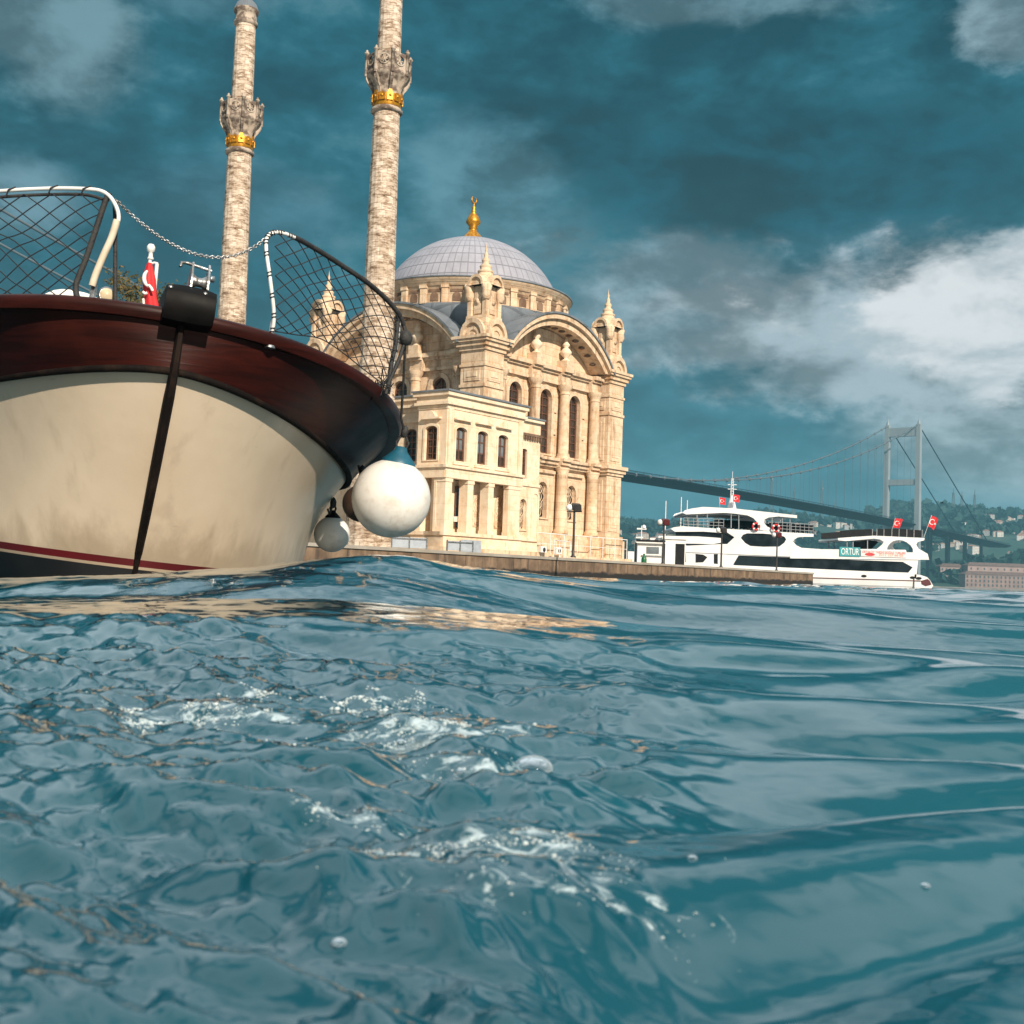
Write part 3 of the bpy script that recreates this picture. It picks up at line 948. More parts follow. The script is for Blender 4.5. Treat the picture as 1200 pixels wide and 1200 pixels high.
def grille(F, x, z0, z1, wd, y, parent):
    """pierced stone window screen: dark opening behind an interlaced pattern"""
    g = MB().prism(F, arch_poly(x, z0, z1, wd), y - 0.12, y - 0.08).build("window_grille", M['glass_dark'], parent)
    b = MB()
    h = wd / 2
    inner = arch_poly(x, z0 + 0.05, z1 - 0.05, wd - 0.1)
    b.prism(F, arch_poly(x, z0 - 0.04, z1 + 0.04, wd + 0.08), y - 0.08, y + 0.03, [inner])
    r_ = 0.026
    zz = z0 + h * 0.7
    for k in range(4):
        c_ = [F(x + h * 0.52 * math.cos(a) * (1 if k % 2 else 0.75), y, zz + (z1 - z0) * 0.11 * math.sin(a)) for a in np.linspace(0, 2 * PI, 13)[:-1]]
        b.tube(c_, r_, 5, closed=True)
        zz += (z1 - z0 - h) / 3.6
    for s_ in (-1, 1):
        b.tube([F(x + s_ * h * (0.55 + 0.35 * math.sin(q * 4 * PI)), y, z0 + (z1 - z0 - 0.15) * q) for q in np.linspace(0.02, 0.95, 22)], r_, 5)
        b.tube([F(x + s_ * h * (0.95 - 0.2 * math.sin(q * 3 * PI)), y, z0 + (z1 - z0 - 0.35) * q) for q in np.linspace(0.02, 0.95, 22)], r_, 5)
    b.tube([F(x, y, z0), F(x, y, z1 - 0.05)], r_, 5)
    b.build("tracery", M['stone_trim'], g)
    return g


def window(F, x, z0, z1, wd, y, parent, glass, rise=None, bars_v=1, bars_h=4, blind=None):
    w_ = MB().prism(F, arch_poly(x, z0 + 0.02, z1 - 0.02, wd - 0.02, rise=rise), y - 0.06, y - 0.02).build("window", glass, parent)
    b = MB()
    rs = rise if rise is not None else wd / 2
    b.prism(F, arch_poly(x, z0 + 0.01, z1 - 0.01, wd - 0.01, rise=rise), y - 0.02, y + 0.07, [arch_poly(x, z0 + 0.12, z1 - 0.11, wd - 0.22, rise=max(0.05, rs - 0.08))])
    for k in range(bars_v):
        xx = x - wd / 2 + wd * (k + 1) / (bars_v + 1)
        b.box(F, xx - 0.035, xx + 0.035, y - 0.02, y + 0.05, z0 + 0.12, z1 - 0.14)
    for k in range(bars_h):
        zz = z0 + (z1 - z0) * (k + 1) / (bars_h + 1)
        if zz < z1 - rs * 0.8:
            b.box(F, x - wd / 2 + 0.1, x + wd / 2 - 0.1, y - 0.02, y + 0.045, zz - 0.03, zz + 0.03)
    b.build("frame", M['wood_frame'], w_)
    if blind:
        zb = z0 + (z1 - z0) * blind
        MB().prism(F, arch_poly(x, zb, z1 - 0.13, wd - 0.26, rise=max(0.05, rs - 0.09)), y - 0.018, y + 0.01).build("blind", M['glass_grey'], w_)
    return w_


COLS = (2.6, 6.3, 9.7, 13.4)
BAYS = (4.6, 8.0, 11.4)


def facade(F):
    wl = MB()
    holes = [arch_poly(b, 8.3, 12.65, 1.35) for b in BAYS] + [arch_poly(b, 4.0, 6.4, 1.1) for b in BAYS]
    wl.prism(F, rect(1.85, 14.15, 1.2, 14.3), -1.54, -1.2, holes)
    wl.prism(F, seg_arc(8, 5.32, 14.3, 2.38), -1.54, -1.2)
    wall = wl.build("hall_wall", M['stone'], mosque)
    for b in BAYS:
        window(F, b, 8.3, 12.65, 1.35, -1.4, mosque, M['glass_dark'], None, 1, 7)
        grille(F, b, 4.0, 6.4, 1.1, -1.35, mosque)
    tr = MB()
    for b in BAYS:                                              # surrounds, hoods and courses between the columns
        o_ = arch_poly(b, 8.2, 12.95, 1.9)
        tr.prism(F, o_, -1.2, -1.04, [arch_poly(b, 8.3, 12.65, 1.35)])
        tr.prism(F, arch_poly(b, 3.9, 6.65, 1.6), -1.2, -1.1, [arch_poly(b, 4.0, 6.4, 1.1)])
        tr.box(F, b - 1.3, b + 1.3, -1.2, -1.0, 7.0, 7.2)
        for z in (9.7, 11.2):
            for s_ in (-1, 1):
                tr.box(F, b + 0.95 if s_ > 0 else b - 1.35, b + 1.35 if s_ > 0 else b - 0.95, -1.2, -1.08, z, z + 0.14)
    # entablature over the columns and the ledge between the storeys, breaking forward over each column
    for (z0, z1, y) in ((13.1, 13.3, -0.95), (13.3, 13.78, -1.02), (13.78, 13.95, -0.85), (13.95, 14.22, -0.66), (7.45, 7.62, -0.92), (7.62, 7.86, -0.74), (7.86, 8.06, -0.58), (1.2, 2.7, -0.62), (2.7, 3.0, -0.72)):
        tr.box(F, 1.88, 14.12, -1.5, y, z0, z1)
        for c_ in COLS:
            tr.box(F, c_ - 0.52, c_ + 0.52, y - 0.1, y + 0.34, z0 + 0.002, z1 - 0.002)
    tr.build("entablature", M['stone_trim'], wall)
    for c_ in COLS:
        col = MB()
        G = F.sub(c_, -0.72, 0)
        col.lathe(G, [(0.50, 8.06), (0.50, 8.2), (0.42, 8.28), (0.45, 8.36), (0.37, 8.46), (0.36, 10.2), (0.32, 12.45)], 16)
        col.lathe(G, [(0.36, 12.45), (0.38, 12.52), (0.33, 12.58), (0.36, 12.7), (0.50, 12.95), (0.52, 13.1)], 12)
        cc = col.build("column", M['stone_trim'], mosque)
        low = MB()
        low.lathe(G, [(0.52, 3.0), (0.52, 3.2), (0.42, 3.35), (0.40, 5.2), (0.37, 6.95), (0.41, 7.0), (0.38, 7.08), (0.5, 7.35), (0.5, 7.45)], 16)
        low.build("lower_column", M['stone'], mosque)
    for c_ in COLS[1:3]:
        MB().box(F, c_ - 0.42, c_ + 0.42, -1.18, -0.36, 14.22, 14.75).build("pedestal", M['stone_trim'], mosque)
        G = F.sub(c_, -0.76, 14.75)
        MB().lathe(G, [(0.30, 0), (0.30, 0.08), (0.12, 0.18), (0.14, 0.26), (0.36, 0.48), (0.40, 0.66), (0.24, 0.86), (0.13, 0.96), (0.24, 1.06), (0.26, 1.16), (0.11, 1.34), (0.15, 1.44), (0.06, 1.58), (0.05, 1.74), (0.0, 1.9)], 12).build("urn", M['plaster'], mosque)
    # the great arch
    ar = MB()
    ar.prism(F, seg_arc(8, 6.0, 14.42, 3.0) + seg_arc(8, 5.32, 14.42, 2.32)[::-1], -1.3, 0.12)
    ar.prism(F, seg_arc(8, 6.06, 14.42, 3.06) + seg_arc(8, 5.75, 14.42, 2.75)[::-1], 0.12, 0.36)
    arch = ar.build("great_arch", M['stone_trim'], mosque)
    MB().prism(F, seg_arc(8, 6.2, 14.42, 3.2) + seg_arc(8, 6.07, 14.42, 3.07)[::-1], -1.3, 0.46).build("arch_flashing", M['roof_lead'], arch)
    ro = MB()
    for k, p in enumerate(seg_arc(8, 5.3, 14.42, 2.30, 14)[1:-1]):
        ro.lathe(Frame(F(p[0], -0.55, p[1]), F.ey, F.ex, Vector((0, 0, -1))), [(0.24, -0.02), (0.24, 0.05), (0.12, 0.09), (0.0, 0.12)], 8)
    ro.build("rosettes", M['recess'], arch)
    # lead vault behind the arch
    MB().prism(F, seg_arc(8, 5.95, 14.42, 2.95), -7.0, -1.55).build("vault_roof", M['roof_lead'], mosque)


facade(FRf)
facade(FLf)


def corner_tower(t, s):
    F = MF.sub(t, s, 0)
    a = MB()
    a.box(F, -0.95, 0.95, -0.95, 0.95, 1.0, 13.9)
    for (h, z0, z1) in ((1.22, 1.0, 2.75), (1.12, 2.75, 3.05), (1.06, 7.35, 7.55), (1.18, 7.55, 7.8), (1.30, 7.8, 8.05), (1.02, 11.62, 11.8), (1.02, 12.9, 13.05), (1.06, 13.9, 14.15), (1.2, 14.15, 14.42), (1.33, 14.42, 14.6), (1.42, 14.6, 14.78)):
        a.box(F, -h, h, -h, h, z0, z1)
    for z0, z1 in ((3.4, 7.0), (8.4, 11.4), (12.0, 12.8)):       # raised panels and edge strips on the four faces
        for s_ in (-1, 1):
            a.box(F, -0.62, 0.62, s_ * 0.95, s_ * 1.0, z0, z1)
            a.box(F, s_ * 0.95, s_ * 1.0, -0.62, 0.62, z0, z1)
            a.box(F, -0.40, 0.40, s_ * 1.0, s_ * 1.035, z0 + 0.25, z1 - 0.25)
            a.box(F, s_ * 1.0, s_ * 1.035, -0.40, 0.40, z0 + 0.25, z1 - 0.25)
    tower_ = a.build("corner_tower", M['stone'], mosque, origin=F(0, 0, 0))
    c_ = MB()
    half = lambda r: [(r * math.cos(PI * k / 12), 14.78 + r * 1.15 * math.sin(PI * k / 12)) for k in range(13)]
    for ang in range(4):
        ca, sa = round(math.cos(ang * PI / 2)), round(math.sin(ang * PI / 2))
        G = Frame(F(0, 0, 0), F.ex * ca + F.ey * sa, F.ey * ca - F.ex * sa)
        c_.prism(G, half(0.98), 0.7, 1.16, [half(0.72)])
        c_.prism(G, half(0.72), 0.7, 0.98)
        c_.prism(G, half(0.52), 0.98, 1.06, [half(0.36)])
        c_.prism(G, half(0.2), 0.98, 1.10)
    c_.box(F, -0.95, 0.95, -0.95, 0.95, 14.78, 15.6)
    c_.box(F, -0.82, 0.82, -0.82, 0.82, 15.6, 15.95)
    c_.build("arched_cap", M['stone_trim'], tower_)
    b = MB()
    b.box(F, -0.62, 0.62, -0.62, 0.62, 15.95, 18.2)
    for sx in (-1, 1):
        for sy in (-1, 1):
            b.box(F, sx * 0.44, sx * 0.76, sy * 0.44, sy * 0.76, 15.96, 17.75)
            b.lathe(F.sub(sx * 0.66, sy * 0.66, 0), [(0.2, 17.1), (0.34, 17.35), (0.30, 17.7), (0.36, 17.95), (0.15, 18.2)], 8)
    half2 = lambda r: [(r * math.cos(PI * k / 12), 18.0 + r * 1.1 * math.sin(PI * k / 12)) for k in range(13)]
    for ang in range(4):
        ca, sa = round(math.cos(ang * PI / 2)), round(math.sin(ang * PI / 2))
        G = Frame(F(0, 0, 0), F.ex * ca + F.ey * sa, F.ey * ca - F.ex * sa)
        b.prism(G, half2(0.62), 0.5, 1.0, [half2(0.46)])
        b.prism(G, half2(0.46), 0.5, 0.86)
        b.prism(G, half2(0.25), 0.86, 0.93)
        b.box(G, -0.26, 0.26, 0.62, 0.69, 16.25, 17.6)
        b.lathe(Frame(G(0, 0.66, 17.0), G.ex, G.ez, G.ey), [(0.2, 0), (0.2, 0.09), (0.0, 0.13)], 10)
    b.box(F, -0.80, 0.80, -0.80, 0.80, 15.96, 16.12)
    b.lathe(F, [(0.78, 18.2), (0.74, 18.45), (0.52, 18.7), (0.46, 18.95)], 16)
    tu = b.build("turret", M['stone'], mosque, origin=F(0, 0, 15.95))
    MB().lathe(F, [(0.50, 18.95), (0.52, 19.05), (0.34, 19.15), (0.38, 19.3), (0.40, 19.36), (0.20, 19.55), (0.25, 19.68), (0.27, 19.74), (0.12, 19.95), (0.15, 20.08), (0.06, 20.3), (0.09, 20.42), (0.03, 20.6), (0.0, 20.95)], 12).build("finial", M['stone_trim'], tu)


for t_, s_ in ((0.95, 0.95), (15.05, 0.95), (0.95, 15.05), (15.05, 15.05)):
    corner_tower(t_, s_)

DC = MF(8, 8, 0)
DF = Frame(DC, FRd, FLd)
rows = []
for v in np.linspace(0, 1, 8):
    row = []
    for a in np.linspace(0, 2 * PI, 65):
        pw = 2 + 8 * (1 - v) ** 1.5
        k_ = (abs(math.cos(a)) ** pw + abs(math.sin(a)) ** pw) ** (-1 / pw)
        r_ = k_ * (6.3 + 0.55 * v)
        row.append(DF(r_ * math.cos(a), r_ * math.sin(a), 14.9 + 2.85 * math.sin(v * PI / 2)))
    rows.append(row)
MB().grid(rows).build("lower_roof", M['roof_lead'], mosque, origin=DC)
dr = MB()
dr.lathe(DF, [(6.75, 17.5), (6.75, 18.9), (6.95, 18.95), (6.95, 19.1), (7.12, 19.18), (7.2, 19.36)], 72)
for k in range(28):
    a = 2 * PI * k / 28
    G = Frame(DF(6.75 * math.cos(a), 6.75 * math.sin(a), 0), DF.ex * -math.sin(a) + DF.ey * math.cos(a), DF.ex * math.cos(a) + DF.ey * math.sin(a))
    dr.box(G, -0.22, 0.22, -0.1, 0.16, 17.7, 18.9)
    dr.box(G, -0.27, 0.27, -0.1, 0.22, 18.7, 18.92)
drum = dr.build("drum", M['stone'], mosque)
for k in range(28):
    dn = MB()
    a = 2 * PI * (k + 0.5) / 28
    G = Frame(DF(6.75 * math.cos(a), 6.75 * math.sin(a), 0), DF.ex * -math.sin(a) + DF.ey * math.cos(a), DF.ex * math.cos(a) + DF.ey * math.sin(a))
    dn.prism(G, arch_poly(0, 17.85, 18.45, 0.55, 8), -0.05, 0.03)
    dn.box(G, -0.42, 0.42, -0.05, 0.04, 18.46, 18.64)
    dn.build("niche", M['recess'], drum)
MB().lathe(DF, [(7.2, 19.36), (7.26, 19.38), (7.26, 19.46), (6.2, 19.52)], 72).build("drum_flashing", M['roof_lead'], drum)
dome = MB().lathe(DF, [(6.7 * math.cos(q), 17.1 + 6.7 * math.sin(q)) for q in np.linspace(math.asin(2.4 / 6.7), PI / 2, 26)], 88).build("dome", M['dome'], mosque, origin=DC)
al = MB()
al.lathe(DF, [(0.80, 23.72), (0.62, 24.05), (0.30, 24.4), (0.24, 24.55), (0.34, 24.62), (0.26, 24.72), (0.50, 24.98), (0.52, 25.12), (0.36, 25.48), (0.15, 25.8), (0.2, 25.88), (0.09, 25.97), (0.17, 26.12), (0.05, 26.26), (0.05, 26.45)], 20)
al.tube([DF(0.26 * math.sin(a), -0.26 * math.sin(a) * 0.0, 26.68 - 0.24 * math.cos(a)) for a in np.linspace(-2.5, 2.5, 17)], [0.02 + 0.05 * math.cos(a / 2) for a in np.linspace(-2.5, 2.5, 17)], 6)
al.build("gilded_finial", M['gilt'], dome)


def minaret(x, y):
    F = Frame((x, y, 0), (math.cos(0.3), math.sin(0.3), 0), (-math.sin(0.3), math.cos(0.3), 0))
    s = MB()
    s.lathe(F, [(1.35, 1.0), (1.35, 8.0), (1.0, 10.5), (0.90, 12), (0.86, 16), (0.75, 26.3)], 16, smooth=False)
    s.lathe(F, [(0.69, 26.3), (0.67, 30), (0.63, 34.2)], 16, smooth=False)
    m_ = s.build("minaret", M['minaret'], mosque, origin=(x, y, 0))
    F0 = F
    F = F0.sub(0, 0, -0.42)
    g = MB()
    g.lathe(F, [(0.78, 26.62), (0.80, 26.7), (0.84, 27.1), (0.80, 27.3)], 24)
    for k in range(12):
        a = 2 * PI * k / 12
        G = Frame(F(0.80 * math.cos(a), 0.80 * math.sin(a), 0), F.ex * -math.sin(a) + F.ey * math.cos(a), F.ex * math.cos(a) + F.ey * math.sin(a))
        g.prism(G, [(-0.16, 26.85), (0.16, 26.85), (0.17, 27.2), (0.08, 27.45 if k % 2 else 27.32), (-0.08, 27.45 if k % 2 else 27.32), (-0.17, 27.2)], -0.05, 0.09)
        g.lathe(Frame(G(0, 0.09, 27.1), G.ex, G.ez, G.ey), [(0.09, 0), (0.07, 0.04), (0, 0.06)], 8)
    g.build("gilded_band", M['gilt'], m_)
    b = MB()
    b.lathe(F, [(0.76, 26.3), (0.90, 26.36), (0.90, 26.5), (0.80, 26.6)], 24)
    b.lathe(F, [(0.78, 27.3), (0.80, 27.6), (0.92, 27.9), (1.05, 28.15), (1.20, 28.28), (1.25, 28.4), (1.25, 28.52), (0.7, 28.52)], 24)
    for k in range(8):
        a = 2 * PI * (k + 0.5) / 8
        G = Frame(F(0, 0, 0), F.ex * -math.sin(a) + F.ey * math.cos(a), F.ex * math.cos(a) + F.ey * math.sin(a))
        ap = 1.25 * math.cos(PI / 8)
        hw = 1.25 * math.sin(PI / 8)
        disc = [(0.30 * math.cos(q), 29.05 + 0.30 * math.sin(q)) for q in np.linspace(0, 2 * PI, 15)[:-1]]
        b.prism(G, rect(-hw, hw, 28.52, 29.5), ap - 0.1, ap, [disc])
        b.prism(G, [(0.32 * math.cos(q), 29.05 + 0.32 * math.sin(q)) for q in np.linspace(0, 2 * PI, 15)[:-1]], ap, ap + 0.05, [[(0.25 * math.cos(q), 29.05 + 0.25 * math.sin(q)) for q in np.linspace(0, 2 * PI, 15)[:-1]]])
        for q in range(3):
            an = PI * q / 3
            b.tube([G(-0.27 * math.cos(an), ap - 0.05, 29.05 - 0.27 * math.sin(an)), G(0.27 * math.cos(an), ap - 0.05, 29.05 + 0.27 * math.sin(an))], 0.035, 5)
        a2 = 2 * PI * k / 8
        H = F.sub(1.25 * math.cos(a2), 1.25 * math.sin(a2), 0)
        b.lathe(H, [(0.10, 28.3), (0.10, 29.55), (0.14, 29.57), (0.14, 29.65), (0.06, 29.7), (0.08, 29.76), (0, 29.84)], 8)
        # scrolled consoles under the gallery
        K = Frame(F(0, 0, 0), F.ex * math.cos(a2) + F.ey * math.sin(a2), F.ex * -math.sin(a2) + F.ey * math.cos(a2))
        b.prism(K, [(0.74, 27.3), (0.82, 27.3), (0.92, 27.6), (1.12, 27.85), (1.26, 28.1), (1.27, 28.3), (0.74, 28.3)], -0.08, 0.08)
    b.build("balcony", M['minaret_trim'], m_)
    F = F0
    c_ = MB()
    c_.lathe(F, [(0.63, 34.15), (0.74, 34.25), (0.74, 34.42), (0.66, 34.5), (0.66, 34.95), (0.78, 35.05), (0.78, 35.2)], 20)
    c_.build("upper_collar", M['minaret_trim'], m_)
    MB().lathe(F, [(0.78, 35.2), (0.62, 35.6), (0.36, 35.85), (0.34, 36.4), (0.2, 38.5), (0.05, 40.5), (0, 41)], 20).build("spire", M['roof_lead'], m_)


minaret(-7.88, 66.4)
minaret(-17.92, 74.0)

# the two-storey wing in front of the hall
C0 = Vector((-3.79, 66.309, 0))
WRf, WLf, WF = Frame(C0, FRd, FRn), Frame(C0, FLd, FLn), Frame(C0, FRd, FLd)
cr = MB()
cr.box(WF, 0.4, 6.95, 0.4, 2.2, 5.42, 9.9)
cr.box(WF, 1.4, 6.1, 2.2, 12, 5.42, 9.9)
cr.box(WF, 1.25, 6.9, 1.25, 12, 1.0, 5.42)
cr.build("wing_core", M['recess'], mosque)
WIN = (1.25, 3.16, 5.08)
wg = MB()
wg.prism(WRf, rect(0, 7.0, 6.0, 9.52), -0.36, 0, [arch_poly(x, 6.42, 8.35, 0.95, rise=0.22) for x in WIN])
wg.prism(WLf, rect(0.36, 2.16, 6.0, 9.52), -0.36, 0, [arch_poly(1.12, 6.42, 8.35, 0.92, rise=0.22)])
wg.prism(WLf, rect(2.0, 12, 1.0, 9.6), -1.36, -1.0, [arch_poly(x, 6.5, 8.4, 0.9, rise=0.22) for x in (3.62, 5.3, 7.0, 8.7)])
wg.box(WF, 0.36, 1.0, 1.9, 2.16, 6.0, 9.52)
wg.box(WRf, 0.3, 7.0, -1.25, -1.0, 2.4, 5.42)
wg.box(WLf, 1.0, 2.16, -1.2, -0.9, 2.4, 5.42)
wing = wg.build("wing_wall", M['plaster'], mosque)
for x in WIN:
    window(WRf, x, 6.42, 8.35, 0.95, -0.2, mosque, M['glass_dark'], 0.22, 1, 2, blind=0.30)
window(WLf, 1.12, 6.42, 8.35, 0.92, -0.2, mosque, M['glass_dark'], 0.22, 1, 4)
for x in (3.62, 5.3, 7.0, 8.7):
    window(WLf, x, 6.5, 8.4, 0.9, -1.2, mosque, M['glass_dark'], 0.22, 1, 4)
tr = MB()


def ring_box(h, z0, z1, t1=7.0):
    tr.box(WF, -h, t1 + h, -h, 2.16 + h, z0, z1)


tr.box(WRf, -0.08, 7.05, -0.4, 0.10, 5.42, 5.98)
tr.box(WLf, -0.0, 2.2, -0.4, 0.10, 5.421, 5.979)
tr.box(WRf, -0.22, 7.1, -0.3, 0.22, 5.98, 6.14)
tr.box(WLf, -0.0, 2.3, -0.3, 0.22, 5.981, 6.139)
ring_box(0.05, 9.3, 9.5); ring_box(0.2, 9.52, 9.68); ring_box(0.10, 9.68, 10.02); ring_box(0.26, 10.02, 10.24)
for (h, z0, z1) in ((0.05, 9.35, 9.6), (0.25, 9.62, 9.78), (0.12, 9.78, 10.02), (0.3, 10.02, 10.235)):
    tr.box(WF, 1.0 - h, 6.2, 2.3, 12, z0, z1)
for x in WIN:                                                  # curved and pointed hoods over the windows
    tr.prism(WRf, [(x - 0.72, 8.72), (x + 0.72, 8.72), (x + 0.72, 8.82), (x + 0.42, 8.84), (x + 0.2, 9.12), (x, 9.2), (x - 0.2, 9.12), (x - 0.42, 8.84), (x - 0.72, 8.82)], 0, 0.22)
    tr.prism(WRf, arch_poly(x, 6.36, 8.5, 1.22, rise=0.3), 0, 0.06, [arch_poly(x, 6.42, 8.35, 0.95, rise=0.22)])
    tr.box(WRf, x - 0.7, x + 0.7, 0, 0.12, 6.2, 6.34)
x = 1.12
tr.prism(WLf, [(x - 0.72, 8.72), (x + 0.72, 8.72), (x + 0.72, 8.82), (x + 0.42, 8.84), (x + 0.2, 9.12), (x, 9.2), (x - 0.2, 9.12), (x - 0.42, 8.84), (x - 0.72, 8.82)], 0, 0.22)
tr.prism(WLf, arch_poly(x, 6.36, 8.5, 1.2, rise=0.3), 0, 0.06, [arch_poly(x, 6.42, 8.35, 0.92, rise=0.22)])
for x in (3.62, 5.3, 7.0, 8.7):
    tr.box(WLf, x - 0.7, x + 0.7, -1.0, -0.86, 8.75, 8.95)
tr.box(WRf, -0.18, 7.05, -1.2, 0.18, 1.0, 2.2)
tr.box(WRf, -0.28, 7.15, -1.2, 0.28, 2.2, 2.4)
tr.box(WLf, 0.0, 2.3, -1.2, 0.18, 1.0, 2.199)
tr.box(WLf, 0.0, 2.4, -1.2, 0.28, 2.201, 2.399)
for k in range(4):
    x0 = 0.2 + k * 1.75
    tr.box(WRf, x0, x0 + 1.4, 0.18, 0.22, 1.5, 2.05)
for k in (0.06, 6.55):
    tr.box(WRf, k, k + 0.4, 0.0, 0.10, 6.14, 9.3)
tr.build("wing_cornice", M['plaster'], wing)
dk = MB()
dk.box(WF, -0.34, 7.3, -0.34, 2.5, 10.24, 10.34)
dk.box(WF, 0.62, 6.3, 2.5, 12, 10.238, 10.338)
dk.build("wing_roof", M['roof_lead'], wing)
for (x0, x1) in ((0.0, 0.64), (1.94, 2.54), (3.84, 4.41), (5.75, 7.0)):
    p_ = MB()
    p_.box(WRf, x0 + 0.04, x1 - 0.04, -0.6 if x0 < 5 else -0.35, 0.02, 2.62, 5.2)
    p_.box(WRf, x0, x1, -0.62 if x0 < 5 else -0.36, 0.06, 2.4, 2.62)
    p_.box(WRf, x0, x1, -0.62 if x0 < 5 else -0.36, 0.06, 5.2, 5.42)
    p_.build("portico_pillar", M['plaster'], mosque)
p_ = MB()
p_.box(WLf, 0.62, 0.8, -0.5, 0.0, 2.4, 5.42); p_.box(WLf, 1.75, 2.16, -0.9, 0.0, 2.4, 5.42)
p_.build("portico_pillar", M['plaster'], mosque)
grille(WRf, 4.05, 2.9, 4.75, 0.75, -0.98, mosque)
grille(WRf, 6.2, 2.9, 4.75, 0.75, -0.98, mosque)
grille(WLf, 1.75, 2.9, 4.75, 0.75, -0.85, mosque)
dr_ = MB().box(WRf, 2.1, 3.15, -0.99, -0.96, 2.75, 5.0).build("window", M['glass_dark'], mosque)
b = MB()
b.prism(WRf, rect(2.02, 3.23, 2.7, 5.1), -0.96, -0.9, [rect(2.1, 3.15, 2.75, 5.0)])
b.box(WRf, 2.1, 3.15, -0.96, -0.9, 3.9, 3.98)
b.build("frame", M['wood_frame'], dr_)
MB().box(WRf, 2.0, 3.25, -0.96, -0.7, 3.05, 3.35).build("sill", M['white_paint'], dr_)
# narrow annex between wing and hall
an = MB()
an.prism(WRf, rect(7.0, 9.25, 1.0, 9.5), -0.62, -0.3, [arch_poly(7.68, 6.0, 7.82, 0.56, rise=0.15), arch_poly(7.6, 2.9, 4.75, 0.72)])
an.box(WF, 7.0, 9.2, 0.62, 3.5, 1.0, 9.45)
annex = an.build("annex_wall", M['plaster'], mosque)
window(WRf, 7.68, 6.0, 7.82, 0.56, -0.5, mosque, M['glass_dark'], 0.15, 0, 3)
grille(WRf, 7.6, 2.9, 4.75, 0.72, -0.42, mosque)
t2 = MB()
t2.box(WRf, 6.9, 9.4, -1.0, -0.1, 9.5, 9.68)
t2.box(WRf, 6.9, 9.3, -1.0, -0.22, 5.55, 5.72)
t2.box(WRf, 6.9, 9.3, -1.0, -0.18, 2.2, 2.4)
t2.prism(WRf, arch_poly(7.6, 2.8, 4.95, 1.0), -0.3, -0.22, [arch_poly(7.6, 2.9, 4.75, 0.72)])
t2.prism(WRf, arch_poly(8.9, 2.4, 5.3, 0.75), -0.3, -0.24, [arch_poly(8.9, 2.4, 5.15, 0.5)])
t2.build("annex_mouldings", M['plaster'], annex)
b = MB()
b.box(WRf, 6.9, 9.3, -0.3, -0.12, 8.62, 8.78)
for k in range(9):
    b.box(WRf, 7.05 + 0.25 * k, 7.2 + 0.25 * k, -0.3, -0.14, 8.4, 8.62)
b.build("dentil_course", M['recess'], annex)
MB().box(WRf, 6.88, 9.45, -2.5, -0.04, 9.68, 9.78).build("annex_roof", M['roof_lead'], annex)
pl = MB()
pl.box(WF, -0.6, 9.6, -0.6, 3, 0.6, 1.55)
pl.box(WF, 0.4, 9.6, 3, 12, 0.6, 1.549)
pl.box(MF, -0.7, 16.7, -0.7, 16.7, 0.6, 1.50)
pl.build("plinth", M['stone'], mosque)
# grey-blue service doors in the plinth
for (xa, xb, F_) in ((0.9, 2.6, WRf),):
    MB().box(F_, xa, xb, 0.6, 0.66, 1.28, 2.0).build("service_door", M['shutter_blue'], mosque)
#PART3
# ------------------------------------------------------------------ flags
def flag(base, tip, w_, h_, label, droop=0.25, ydir=(1, 0.1, 0), cat="flag", group="red flags with white crescent"):
    """pole from base to tip, red cloth flying from its top with a white crescent and star"""
    base, tip = Vector(base), Vector(tip)
    t = thing("flag", base, label, cat, group)
    r_ = max(0.012, (tip - base).length * 0.008)
    p = MB().tube([base, tip], r_, 6)
    p.lathe(Frame(tip, (1, 0, 0), (0, 1, 0)), [(r_, 0), (r_ * 2, r_ * 1.5), (r_ * 1.6, r_ * 3), (0, r_ * 4)], 8)
    p.build("flagpole", M['white_paint'], t)
    ax = (base - tip).normalized()
    ex = Vector(ydir).normalized()
    n_ = ex.cross(ax).normalized()

    def S(u, v, off=0.0):
        z = -droop * w_ * u * u
        rp = 0.09 * w_ * math.sin(u * 7.5 + v * 1.2) * min(1, u * 3)
        return tip + ax * (h_ * v) + ex * (w_ * u * (1 - 0.12 * v)) + Vector((0, 0, z)) + n_ * (rp + off)
    c_ = MB()
    for off in (0.004, -0.004):
        c_.grid([[S(u, v, off * w_) for u in np.linspace(0, 1, 19)] for v in np.linspace(0, 1, 9)])
    cl = c_.build("cloth", M['red'], t)
    e = MB()
    for off in (0.016, -0.016):
        o_, i_ = [], []
        for k in range(29):
            a = 0.55 + (2 * PI - 1.1) * k / 28
            o_.append(S(0.36 + 0.23 * h_ / w_ * math.cos(a), 0.5 + 0.25 * math.sin(a), off * w_))
            a2 = 0.72 + (2 * PI - 1.44) * k / 28
            i_.append(S(0.40 + 0.185 * h_ / w_ * math.cos(a2), 0.5 + 0.195 * math.sin(a2), off * w_))
        e.grid([o_, i_], smooth=False)
        st = []
        for k in range(10):
            rr = 0.12 if k % 2 == 0 else 0.05
            a = PI + 2 * PI * k / 10
            st.append(S(0.36 + 0.30 * h_ / w_ + rr * h_ / w_ * math.cos(a), 0.5 + rr * math.sin(a), off * w_))
        ctr = S(0.36 + 0.30 * h_ / w_, 0.5, off * w_)
        e.add([ctr] + st, [(0, k + 1, (k + 1) % 10 + 1) for k in range(10)])
    e.build("crescent_and_star", M['flag_white'], cl)
    return t


